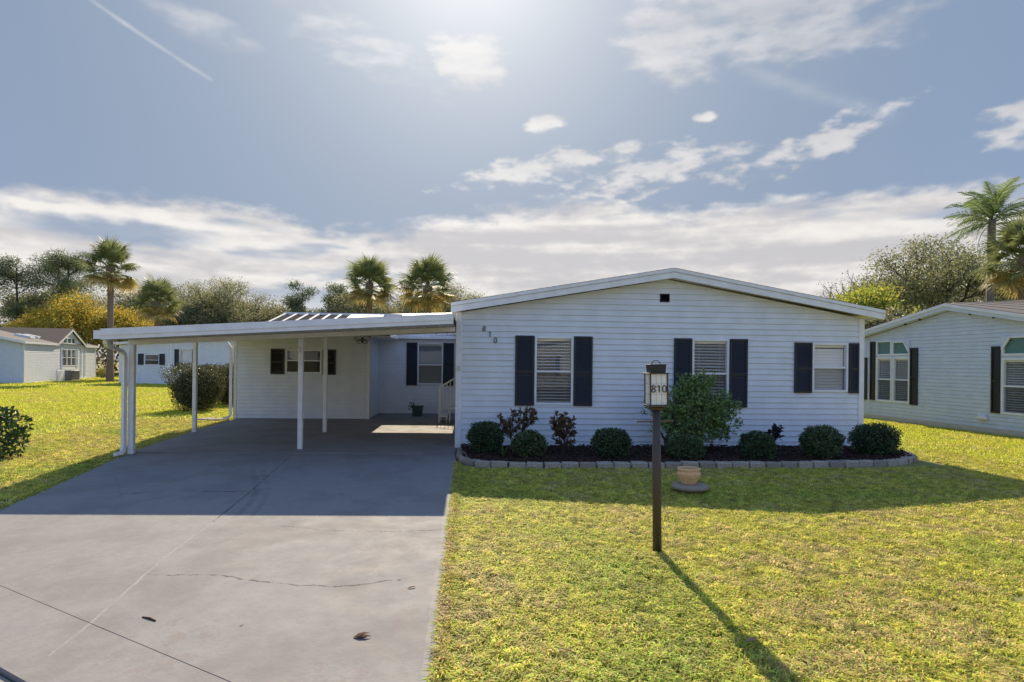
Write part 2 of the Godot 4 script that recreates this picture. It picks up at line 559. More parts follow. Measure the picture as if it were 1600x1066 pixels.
func planar(m: ArrayMesh, x0: float, xs: float, z0: float, zs: float) -> ArrayMesh:
	var a := m.surface_get_arrays(0)
	var uv := PackedVector2Array()
	for p in a[Mesh.ARRAY_VERTEX]:
		uv.append(Vector2((p.x - x0) / xs, (p.z - z0) / zs))
	a[Mesh.ARRAY_TEX_UV2] = uv
	a[Mesh.ARRAY_TEX_UV] = uv
	var r := ArrayMesh.new()
	r.add_surface_from_arrays(Mesh.PRIMITIVE_TRIANGLES, a)
	return r

func setting() -> void:
	# lawn ground: a sheet that reaches the horizon, left out under the drive
	var b := MB.new()
	b.slab(PackedVector2Array([Vector2(-420, -420), Vector2(420, -420), Vector2(420, 420), Vector2(-420, 420)]), -0.045, -0.045)
	structure("ground", b.mesh(), M.lawn, "flat mown yard ground running to the horizon")
	# drive of painted concrete: carport floor, main slab, apron by the road
	var conc := mat(0.262, 0.256, 0.254, 1.0, M.concrete_tex, 0.42)
	conc.metallic_specular = 0.32
	conc.roughness_texture = noise_tex(0.01, 5, 0.48, 0.80, 53, 512)
	conc.roughness = 1.0
	conc.detail_enabled = true
	conc.detail_uv_layer = BaseMaterial3D.DETAIL_UV_2
	conc.detail_albedo = marks()
	relief(conc, noise_tex(0.12, 3, 0.0, 1.0, 52, 512), 0.12)
	var drive := Node3D.new()
	drive.name = "driveway"
	add_child(drive)
	tag(drive, "wide pale painted concrete driveway with cracks and saw joints", "", "", "structure")
	var dl := drive_left
	var slabs := [
		[Vector2(-6.42, -2.7), Vector2(-6.75, -9.2), Vector2(0.0, -9.2), Vector2(0.0, 0.0), Vector2(0.0, 0.842), Vector2(-4.5, 0.832), Vector2(-6.07, 0.71)],
		[Vector2(-6.07, 0.86), Vector2(0.0, 0.86), Vector2(0.04, 1.9), Vector2(0.04, 10.40), Vector2(-4.55, 7.19), Vector2(-5.15, 5.42), Vector2(-5.9, 1.7)],
		[Vector2(-4.546, 7.199), Vector2(0.04, 10.409), Vector2(1.1, 11.85), Vector2(-5.6, 7.17), Vector2(-5.0, 6.9)],
	]
	for s in slabs:
		var m := MB.new()
		m.slab(PackedVector2Array(s), 0.012 if s[1].y < -5.0 else 0.0, -0.12)
		part(drive, "slab", planar(m.mesh(), -7.0, 7.2, -9.0, 20.0), conc)
	# the road across the foot of the drive, and its far kerb strip
	var d := Vector2(0.82, 0.573)
	var o := Vector2(-2.38, 9.44)
	var n := Vector2(-0.573, 0.82)
	var rd := MB.new()
	rd.slab(PackedVector2Array([o - d * 90, o + d * 90, o + d * 90 + n * 7.0, o - d * 90 + n * 7.0]), -0.03, -0.03)
	structure("road", rd.mesh(), M.road, "tan concrete road edge at the foot of the driveway")
# ---------------------------------------------------------------- wall helpers
# lapped siding between y0 and y1; range_at(y) gives the wall's ends, holes are [u0, u1, y0, y1]; one mesh per row
func siding_rows(range_at: Callable, y0: float, y1: float, lap: float, holes: Array, proud := 0.017) -> Array:
	var rows := []
	var y := y0
	while y < y1 - 0.01:
		var yb := minf(y + lap, y1)
		var cuts := [y, yb]
		for h in holes:
			for e in [h[2], h[3]]:
				if e > y + 0.003 and e < yb - 0.003:
					cuts.append(e)
		cuts.sort()
		var m := MB.new()
		for i in cuts.size() - 1:
			var s0: float = cuts[i]
			var s1: float = cuts[i + 1]
			var r0: Vector2 = range_at.call(s0)
			var r1: Vector2 = range_at.call(s1)
			if r1.y - r1.x < 0.02 and r0.y - r0.x < 0.02:
				continue
			var gaps := []
			for h in holes:
				if h[2] < (s0 + s1) / 2 and h[3] > (s0 + s1) / 2:
					gaps.append([h[0], h[1]])
			gaps.sort_custom(func(a, b): return a[0] < b[0])
			var ends := [[r0.x, r1.x]]
			for g in gaps:
				ends.append([g[0], g[0]])
				ends.append([g[1], g[1]])
			ends.append([r0.y, r1.y])
			var z0 := proud * (1.0 - (s0 - y) / lap) + 0.003
			var z1 := proud * (1.0 - (s1 - y) / lap) + 0.003
			if s1 == yb and yb < y1:
				s1 -= 0.006   # the open joint under the next course
			for k in range(0, ends.size(), 2):
				var a: Array = ends[k]
				var e: Array = ends[k + 1]
				if e[0] - a[0] < 0.004 and e[1] - a[1] < 0.004:
					continue
				m.quad(Vector3(a[0], s0, z0), Vector3(a[1], s1, z1), Vector3(e[1], s1, z1), Vector3(e[0], s0, z0))
				if i == 0:
					m.quad(Vector3(a[0], s0, 0.0), Vector3(a[0], s0, z0), Vector3(e[0], s0, z0), Vector3(e[0], s0, 0.0))
		if m.v.size():
			rows.append(m)
		y += lap
	return rows

func joined(rows: Array) -> ArrayMesh:
	var m := MB.new()
	for r in rows:
		m.v.append_array(r.v)
		m.c.append_array(r.c)
	return m.mesh()

# the wall behind the siding, 0.1 m thick, with openings; tops: [u, y] points of its upper edge
func wall_core(tops: Array, y0: float, holes: Array, z0 := -0.1, z1 := 0.0) -> ArrayMesh:
	var m := MB.new()
	var us := []
	for t in tops:
		us.append(t[0])
	for h in holes:
		us.append(h[0])
		us.append(h[1])
	us.sort()
	var top_at := func(u: float) -> float:
		for i in tops.size() - 1:
			if u <= tops[i + 1][0] + 1e-5:
				return lerpf(tops[i][1], tops[i + 1][1], (u - tops[i][0]) / maxf(tops[i + 1][0] - tops[i][0], 1e-5))
		return tops[-1][1]
	for i in us.size() - 1:
		var a: float = us[i]
		var b: float = us[i + 1]
		if b - a < 0.001:
			continue
		var segs := []
		for h in holes:
			if h[0] < (a + b) / 2 and h[1] > (a + b) / 2:
				segs.append([h[2], h[3]])
		segs.sort_custom(func(p, q): return p[0] < q[0])
		var y := y0
		for s in segs:
			m.box(Vector3(a, y, z0), Vector3(b, s[0], z1))
			y = s[1]
		var ta: float = top_at.call(a + 1e-4)
		var tb: float = top_at.call(b - 1e-4)
		m.hexa([Vector3(a, y, z0), Vector3(b, y, z0), Vector3(b, y, z1), Vector3(a, y, z1), Vector3(a, ta, z0), Vector3(b, tb, z0), Vector3(b, tb, z1), Vector3(a, ta, z1)])
	return m.mesh()

func framed(u0: float, u1: float, y0: float, y1: float, w: float, z0: float, z1: float) -> MB:
	var m := MB.new()
	m.cbox(Vector3(u0, y0, z0), Vector3(u0 + w, y1, z1), 0.004)
	m.cbox(Vector3(u1 - w, y0, z0), Vector3(u1, y1, z1), 0.004)
	m.cbox(Vector3(u0 + w, y1 - w, z0), Vector3(u1 - w, y1, z1 - 0.002), 0.004)
	m.cbox(Vector3(u0 + w, y0, z0), Vector3(u1 - w, y0 + w, z1 + 0.004), 0.004)
	return m

# sash window: frame, meeting rail, two panes, blind (slat gap and tilt), all in the wall's own axes
func window(parent: Node3D, xf: Transform3D, r: Array, rail_at: float, blind: String, fmat: Material = null, fw := 0.045, bmat: Material = null) -> Node3D:
	var w := node(parent, "window", xf)
	var f: Material = fmat if fmat else M.trim
	part(w, "frame", framed(r[0], r[1], r[2], r[3], fw, -0.07, 0.032).mesh(), f)
	var a: float = r[0] + fw
	var b: float = r[1] - fw
	var lo: float = r[2] + fw
	var hi: float = r[3] - fw
	var rail := MB.new()
	var ym := lerpf(lo, hi, rail_at)
	rail.cbox(Vector3(a, ym - 0.02, -0.03), Vector3(b, ym + 0.02, 0.012), 0.004)
	part(w, "meeting_rail", rail.mesh(), f)
	for s in 2:
		var p := MB.new()
		var z := -0.012 if s == 1 else -0.024
		var y0 := ym if s == 1 else lo
		var y1 := hi if s == 1 else ym
		p.quad(Vector3(a, y0, z), Vector3(a, y1, z), Vector3(b, y1, z), Vector3(b, y0, z))
		part(w, "pane", p.mesh(), M.glass)
	var sc := MB.new()
	sc.quad(Vector3(a, lo, -0.004), Vector3(a, ym, -0.004), Vector3(b, ym, -0.004), Vector3(b, lo, -0.004))
	part(w, "insect_screen", sc.mesh(), M.screen)
	var room := MB.new()
	var q0 := Vector3(a - 0.28, lo - 0.5, -2.2)
	var q1 := Vector3(b + 0.28, hi + 0.15, -0.102)
	room.quad(Vector3(q0.x, q0.y, q0.z), Vector3(q0.x, q1.y, q0.z), Vector3(q1.x, q1.y, q0.z), Vector3(q1.x, q0.y, q0.z))
	room.quad(Vector3(q0.x, q0.y, q0.z), Vector3(q1.x, q0.y, q0.z), Vector3(q1.x, q0.y, q1.z), Vector3(q0.x, q0.y, q1.z))
	room.quad(Vector3(q0.x, q1.y, q0.z), Vector3(q1.x, q1.y, q0.z), Vector3(q1.x, q1.y, q1.z), Vector3(q0.x, q1.y, q1.z))
	room.quad(Vector3(q0.x, q0.y, q0.z), Vector3(q0.x, q1.y, q0.z), Vector3(q0.x, q1.y, q1.z), Vector3(q0.x, q0.y, q1.z))
	room.quad(Vector3(q1.x, q0.y, q0.z), Vector3(q1.x, q1.y, q0.z), Vector3(q1.x, q1.y, q1.z), Vector3(q1.x, q0.y, q1.z))
	part(w, "room", room.mesh(), M.room)
	if blind == "none":
		return w
	var bl := MB.new()
	var step := 0.064 if blind != "fine" else 0.036
	var wid := 0.064 if blind != "fine" else 0.036
	var tilt := {"open": 0.34, "half": 0.62, "closed": 1.25, "fine": 0.42}[blind] as float
	var y := lo + 0.02
	while y < hi - 0.05:
		var t := tilt + rng.randf_range(-0.05, 0.05)
		var dz := cos(t) * wid / 2
		var dy := sin(t) * wid / 2
		var sag := rng.randf_range(-0.002, 0.002)
		bl.quad(Vector3(a + 0.006, y - dy + sag, -0.085 + dz), Vector3(a + 0.006, y + dy + sag, -0.085 - dz), Vector3(b - 0.006, y + dy - sag, -0.085 - dz), Vector3(b - 0.006, y - dy - sag, -0.085 + dz))
		y += step
	bl.box(Vector3(a + 0.004, hi - 0.05, -0.11), Vector3(b - 0.004, hi, -0.06))
	for q in [0.18, 0.82]:
		bl.box(Vector3(lerpf(a, b, q) - 0.002, lo, -0.056), Vector3(lerpf(a, b, q) + 0.002, hi - 0.05, -0.053))
	part(w, "blind", bl.mesh(), bmat if bmat else M.blind)
	return w

func shutter(parent: Node3D, xf: Transform3D, r: Array, mt: Material, louvres := true) -> void:
	var s := node(parent, "shutter", xf)
	var m := framed(r[0], r[1], r[2], r[3], 0.045, 0.018, 0.052)
	var ym: float = lerpf(r[2], r[3], 0.48)
	m.cbox(Vector3(r[0] + 0.045, ym - 0.03, 0.018), Vector3(r[1] - 0.045, ym + 0.03, 0.05), 0.004)
	part(s, "frame", m.mesh(), mt)
	var l := MB.new()
	l.quad(Vector3(r[0] + 0.04, r[2] + 0.04, 0.024), Vector3(r[0] + 0.04, r[3] - 0.04, 0.024), Vector3(r[1] - 0.04, r[3] - 0.04, 0.024), Vector3(r[1] - 0.04, r[2] + 0.04, 0.024))
	if louvres:
		var y: float = r[2] + 0.06
		while y < r[3] - 0.07:
			if absf(y + 0.014 - ym) > 0.045:
				l.quad(Vector3(r[0] + 0.04, y, 0.044), Vector3(r[0] + 0.04, y + 0.03, 0.028), Vector3(r[1] - 0.04, y + 0.03, 0.028), Vector3(r[1] - 0.04, y, 0.044))
				l.quad(Vector3(r[0] + 0.04, y, 0.024), Vector3(r[0] + 0.04, y, 0.044), Vector3(r[1] - 0.04, y, 0.044), Vector3(r[1] - 0.04, y, 0.024))
			y += 0.034
	part(s, "panel", l.mesh(), mt)

func text_mesh(s: String, size: float, depth: float, font := "Droid Sans") -> TextMesh:
	var t := TextMesh.new()
	var f := SystemFont.new()
	f.font_names = PackedStringArray([font])
	t.font = f
	t.text = s
	t.font_size = 64
	t.pixel_size = size / 46.0
	t.depth = depth
	return t

# ---------------------------------------------------------------- the house
func main_house() -> void:
	var o := thing("house", "white lap sided house with low gable, navy shutters and number 810", "house")
	var W := 8.72
	var lap := 0.1195
	var wins := [[1.61, 2.42, 0.90, 2.32, 0.5], [4.95, 5.75, 0.89, 2.31, 0.5], [7.58, 8.38, 1.21, 2.26, 0.5]]
	var holes := []
	for w in wins:
		holes.append([w[0], w[1], w[2], w[3]])
	var vent := [4.245, 4.45, 3.075, 3.25]
	holes.append(vent)
	# top edge of the gable wall under the rake
	var top := func(u: float) -> float: return 2.78 + 0.1745 * (u + 0.02 if u < W / 2 + 0.09 else 2 * (W / 2 + 0.09) - u + 0.02)
	part(o, "wall", wall_core([[0.0, 2.78], [W / 2 + 0.09, 3.55], [W, 2.80]], -0.1, holes), M.wall_core)
	var at := func(y: float) -> Vector2:
		var cut := maxf(0.0, (y - 2.785) / 0.1745)
		return Vector2(maxf(0.1, cut), minf(W - 0.1, W + 0.06 - cut))
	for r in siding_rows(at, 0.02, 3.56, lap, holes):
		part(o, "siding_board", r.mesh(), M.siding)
	# sides and back of the house
	var left := Transform3D(Basis(Vector3.UP, -PI / 2), Vector3(0.0, 0, -15.0))
	var back := Transform3D(Basis(Vector3.UP, PI), Vector3(W, 0, -15.0))
	var right := Transform3D(Basis(Vector3.UP, PI / 2), Vector3(W, 0, 0.0))
	var full := func(l: float) -> Callable: return func(_y: float) -> Vector2: return Vector2(0.0, l)
	for s in [[left, 15.0, 2.79], [right, 15.0, 2.79], [back, W, 2.79]]:
		var ht: Array = [] if s[0] != left else [[8.6, 9.5, 0.62, 2.62]]
		var c := MB.new()
		part(o, "wall", wall_core([[0.1, s[2]], [s[1] - 0.1, s[2]]], -0.1, ht), M.wall_core, s[0])
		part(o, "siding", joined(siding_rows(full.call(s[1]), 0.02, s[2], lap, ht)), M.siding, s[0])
	var gb := MB.new()
	gb.tri(Vector3(0, 2.79, -15.0), Vector3(W / 2, 3.55, -15.0), Vector3(W, 2.79, -15.0))
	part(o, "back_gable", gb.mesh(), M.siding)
	var fl := MB.new()
	fl.box(Vector3(0.1, -0.1, -14.9), Vector3(W - 0.1, 0.6, -0.12))
	part(o, "floor", fl.mesh(), M.room)
	# side door above the entry steps
	var dr := MB.new()
	dr.cbox(Vector3(8.6, 0.62, -0.06), Vector3(9.5, 2.62, 0.0), 0.01)
	var door := part(o, "door", dr.mesh(), M.trim, left)
	var kn := MB.new()
	kn.lathe([Vector2(0.0, 0.0), Vector2(0.012, 0.0), Vector2(0.012, 0.03), Vector2(0.03, 0.045), Vector2(0.03, 0.065), Vector2(0.0, 0.075)], 10)
	part(door, "handle", kn.mesh(), M.steel, Transform3D(Basis(Vector3.RIGHT, PI / 2), Vector3(8.68, 1.6, 0.0)))
	# corner boards
	for s in [[-0.02, 0.105], [W - 0.105, W + 0.02]]:
		var c := MB.new()
		c.cbox(Vector3(s[0], 0.0, -0.09), Vector3(s[1], 2.79, 0.028), 0.006)
		part(o, "corner_board", c.mesh(), M.trim)
	var sk := MB.new()
	sk.cbox(Vector3(0.106, -0.05, 0.0), Vector3(W - 0.106, 0.019, 0.026), 0.004)
	part(o, "base_trim", sk.mesh(), M.trim)
	# windows and shutters
	var id := Transform3D.IDENTITY
	window(o, id, wins[0].slice(0, 4), 0.485, "open")
	window(o, id, wins[1].slice(0, 4), 0.485, "open")
	window(o, id, wins[2].slice(0, 4), 0.5, "closed")
	for s in [[1.205, 1.60, 0.88, 2.33], [2.43, 2.82, 0.88, 2.33], [4.555, 4.94, 0.87, 2.32], [5.76, 6.15, 0.87, 2.32], [7.18, 7.57, 1.19, 2.265], [8.39, 8.615, 1.19, 2.265]]:
		shutter(o, id, s, M.navy)
	# gable vent
	var v := framed(vent[0], vent[1], vent[2], vent[3], 0.018, -0.05, 0.03)
	for k in 5:
		var y: float = vent[2] + 0.025 + k * 0.027
		v.quad(Vector3(vent[0], y, 0.014), Vector3(vent[0], y + 0.022, -0.02), Vector3(vent[1], y + 0.022, -0.02), Vector3(vent[1], y, 0.014))
	part(o, "gable_vent", v.mesh(), M.black)
	# house number
	for s in [["8", 0.555, 2.455], ["1", 0.675, 2.345], ["0", 0.79, 2.225]]:
		part(o, "house_number", text_mesh(s[0], 0.108, 0.015), M.black, Transform3D(Basis(Vector3.BACK, -0.06), Vector3(s[1], s[2], 0.036)))
	# outlet on the corner
	var ol := MB.new()
	ol.cbox(Vector3(0.02, 1.60, 0.028), Vector3(0.075, 1.68, 0.06), 0.006)
	part(o, "outlet_box", ol.mesh(), M.steel)
	# roof: two slopes with shingle courses, white rake boards in two steps, soffit
	var ridge := Vector2(W / 2 + 0.09, 3.755)
	var el := Vector2(-0.11, 2.965)
	var er := Vector2(9.01, 2.965)
	var roof := node(o, "roof")
	for e in [el, er]:
		var m := MB.new()
		for k in 36:
			var p := ridge.lerp(e, k / 36.0)
			var q := ridge.lerp(e, (k + 1) / 36.0)
			var up := Vector2(0, 0.006)
			m.quad(Vector3(p.x, p.y + 0.002, 0.31), Vector3(p.x, p.y + 0.002, -15.3), Vector3(q.x, q.y + up.y, -15.3), Vector3(q.x, q.y + up.y, 0.31))
			m.quad(Vector3(q.x, q.y, 0.31), Vector3(q.x, q.y, -15.3), Vector3(q.x, q.y + up.y, -15.3), Vector3(q.x, q.y + up.y, 0.31))
		part(roof, "shingle_slope", m.mesh(), M.shingle)
		var s := MB.new()
		var lowr := Vector2(0, -0.19)
		s.quad(Vector3(ridge.x, ridge.y - 0.19, 0.26), Vector3(ridge.x, ridge.y - 0.19, -15.2), Vector3(e.x, e.y - 0.15, -15.2), Vector3(e.x, e.y - 0.15, 0.26))
		part(roof, "soffit", s.mesh(), M.ceiling)
		for step in [[-0.002, -0.070, 0.302, 0.06], [-0.069, -0.082, 0.262, 0.03], [-0.081, -0.20, 0.284, 0.05]]:
			var f := MB.new()
			var z1: float = step[2]
			var z0: float = z1 - step[3]
			var a: Vector2 = ridge
			f.hexa([Vector3(minf(a.x, e.x), (a if a.x < e.x else e).y + step[1], z0), Vector3(maxf(a.x, e.x), (a if a.x > e.x else e).y + step[1], z0), Vector3(maxf(a.x, e.x), (a if a.x > e.x else e).y + step[1], z1), Vector3(minf(a.x, e.x), (a if a.x < e.x else e).y + step[1], z1),
				Vector3(minf(a.x, e.x), (a if a.x < e.x else e).y + step[0], z0), Vector3(maxf(a.x, e.x), (a if a.x > e.x else e).y + step[0], z0), Vector3(maxf(a.x, e.x), (a if a.x > e.x else e).y + step[0], z1), Vector3(minf(a.x, e.x), (a if a.x < e.x else e).y + step[0], z1)])
			part(roof, "rake_board", f.mesh(), M.trim)
		var g := MB.new()
		g.box(Vector3(e.x - 0.012, e.y - 0.17, -15.2), Vector3(e.x + 0.012, e.y - 0.004, 0.29))
		part(roof, "eave_board", g.mesh(), M.trim)
	# rear wing: the recessed wall beside the utility room and its roof
	var rx := Transform3D(Basis.IDENTITY, Vector3(-2.9, 0, -8.72))
	var rw := [1.45, 2.31, 1.0, 2.42]
	part(o, "wall", wall_core([[0.0, 2.66], [2.9, 2.72]], -0.1, [rw]), M.wall_core, rx)
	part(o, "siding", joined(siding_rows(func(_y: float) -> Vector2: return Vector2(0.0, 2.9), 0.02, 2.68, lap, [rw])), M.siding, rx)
	window(o, rx, rw, 0.47, "fine")
	shutter(o, rx, [1.08, 1.44, 0.97, 2.42], M.navy)
	shutter(o, rx, [2.32, 2.68, 0.97, 2.42], M.navy)
	var rb := MB.new()
	rb.box(Vector3(-6.9, -0.1, -16.0), Vector3(-6.8, 2.7, -10.2))
	rb.box(Vector3(-6.8, -0.1, -16.1), Vector3(-0.1, 2.7, -16.0))
	part(o, "rear_wall", rb.mesh(), M.siding)
	var rr := MB.new()
	rr.hexa([Vector3(-3.95, 3.63, -13.0), Vector3(-0.02, 3.75, -13.0), Vector3(-0.02, 2.70, -8.5), Vector3(-2.75, 2.62, -8.5), Vector3(-3.95, 3.67, -13.0), Vector3(-0.02, 3.79, -13.0), Vector3(-0.02, 2.76, -8.5), Vector3(-2.75, 2.66, -8.5)])
	rr.hexa([Vector3(-3.95, 2.7, -16.2), Vector3(-0.02, 2.7, -16.2), Vector3(-0.02, 3.75, -13.01), Vector3(-3.95, 3.63, -13.01), Vector3(-3.95, 2.74, -16.2), Vector3(-0.02, 2.74, -16.2), Vector3(-0.02, 3.79, -13.01), Vector3(-3.95, 3.67, -13.01)])
	part(roof, "wing_roof", rr.mesh(), M.metal_white)
	var fe := MB.new()
	fe.cbox(Vector3(-2.72, 2.54, -8.52), Vector3(-0.03, 2.665, -8.46), 0.008)
	part(roof, "wing_fascia", fe.mesh(), M.trim)

# ---------------------------------------------------------------- utility room under the carport roof
func utility_room() -> void:
	var o := thing("utility_room", "cream sided utility room at the back of the carport with a small window", "shed", Vector3(-6.72, 0, -6.5))
	var W := 3.98
	var lap := 0.1085
	var w := [1.50, 2.56, 1.38, 2.10]
	var id := Transform3D.IDENTITY
	part(o, "wall", wall_core([[0.0, 2.52], [W, 2.76]], -0.1, [w]), M.wall_core)
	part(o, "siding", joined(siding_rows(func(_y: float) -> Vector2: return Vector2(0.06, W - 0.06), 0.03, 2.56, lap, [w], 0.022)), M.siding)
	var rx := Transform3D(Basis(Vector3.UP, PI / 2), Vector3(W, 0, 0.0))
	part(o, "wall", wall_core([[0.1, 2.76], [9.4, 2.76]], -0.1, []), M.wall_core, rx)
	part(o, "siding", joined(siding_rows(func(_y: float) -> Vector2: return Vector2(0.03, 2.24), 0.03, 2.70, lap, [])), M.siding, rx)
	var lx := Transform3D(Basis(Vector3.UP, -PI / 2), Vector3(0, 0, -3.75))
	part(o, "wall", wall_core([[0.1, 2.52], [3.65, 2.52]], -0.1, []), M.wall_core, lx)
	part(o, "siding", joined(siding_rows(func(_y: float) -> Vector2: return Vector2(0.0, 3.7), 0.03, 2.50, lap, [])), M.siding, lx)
	for s in [[-0.02, 0.07], [W - 0.07, W + 0.02]]:
		var c := MB.new()
		c.cbox(Vector3(s[0], 0.0, -0.07), Vector3(s[1], 2.50, 0.026), 0.005)
		part(o, "corner_board", c.mesh(), M.trim)
	window(o, id, w, 0.54, "none")
	# contents seen through the glass: a pale curtain drawn half aside
	var cu := MB.new()
	for k in 14:
		var a := 1.56 + k * 0.022
		cu.quad(Vector3(a, 1.86 - 0.013 * k, -0.16 + 0.015 * (k % 2)), Vector3(a, 2.08, -0.16 + 0.015 * (k % 2)), Vector3(a + 0.022, 2.08, -0.16 + 0.015 * ((k + 1) % 2)), Vector3(a + 0.022, 1.86 - 0.013 * (k + 1), -0.16 + 0.015 * ((k + 1) % 2)))
	part(o, "curtain", cu.mesh(), M.curtain)
	shutter(o, id, [1.06, 1.46, 1.35, 2.115], M.black)
	shutter(o, id, [2.60, 2.98, 1.345, 2.11], M.black)
	# ribbed metal roof rising to the back
	var roof := node(o, "roof")
	var top := func(z: float) -> float: return 2.62 + 0.215 * (-z)
	var p := MB.new()
	p.hexa([Vector3(0.42, top.call(-3.7) - 0.05, -3.7), Vector3(4.6, top.call(-3.7) - 0.05, -3.7), Vector3(4.6, top.call(0.15) - 0.05, 0.15), Vector3(0.0, top.call(0.15) - 0.05, 0.15),
		Vector3(0.42, top.call(-3.7), -3.7), Vector3(4.6, top.call(-3.7), -3.7), Vector3(4.6, top.call(0.15), 0.15), Vector3(0.0, top.call(0.15), 0.15)])
	part(roof, "roof_sheet", p.mesh(), M.pan)
	for k in 9:
		var x := 0.44 + k * 0.39
		var r := MB.new()
		var wd := 0.085 if k < 6 else 0.40
		r.hexa([Vector3(x, top.call(-3.7), -3.7), Vector3(x + wd, top.call(-3.7), -3.7), Vector3(x + wd, top.call(0.14), 0.14), Vector3(x, top.call(0.14), 0.14),
			Vector3(x, top.call(-3.7) + 0.05, -3.7), Vector3(x + wd, top.call(-3.7) + 0.05, -3.7), Vector3(x + wd, top.call(0.14) + 0.05, 0.14), Vector3(x, top.call(0.14) + 0.05, 0.14)])
		part(roof, "roof_rib", r.mesh(), M.rib)
	var rb := MB.new()
	rb.cbox(Vector3(0.40, top.call(-3.7) - 0.04, -3.76), Vector3(4.6, top.call(-3.7) + 0.075, -3.66), 0.01)
	part(roof, "ridge_cap", rb.mesh(), M.metal_white)
	# gutter end of the roof over the recess, catching the sun
	var ge := MB.new()
	ge.cbox(Vector3(4.0, 2.50, -2.2), Vector3(4.62, 2.62, -0.05), 0.01)
	part(roof, "gutter", ge.mesh(), M.metal_white)
	# downspout at the outer corner
	var ds := MB.new()
	var path := [Vector3(-0.22, 2.36, 0.03), Vector3(-0.21, 2.27, 0.04), Vector3(-0.14, 2.20, 0.06), Vector3(-0.09, 2.12, 0.06), Vector3(-0.085, 2.0, 0.06), Vector3(-0.085, 0.14, 0.06), Vector3(-0.11, 0.06, 0.09), Vector3(-0.26, 0.02, 0.16)]
	ds.tube(path, [0.05, 0.05, 0.05, 0.05, 0.05, 0.05, 0.05, 0.05], 4)
	part(o, "downspout", ds.mesh(), M.metal_white)

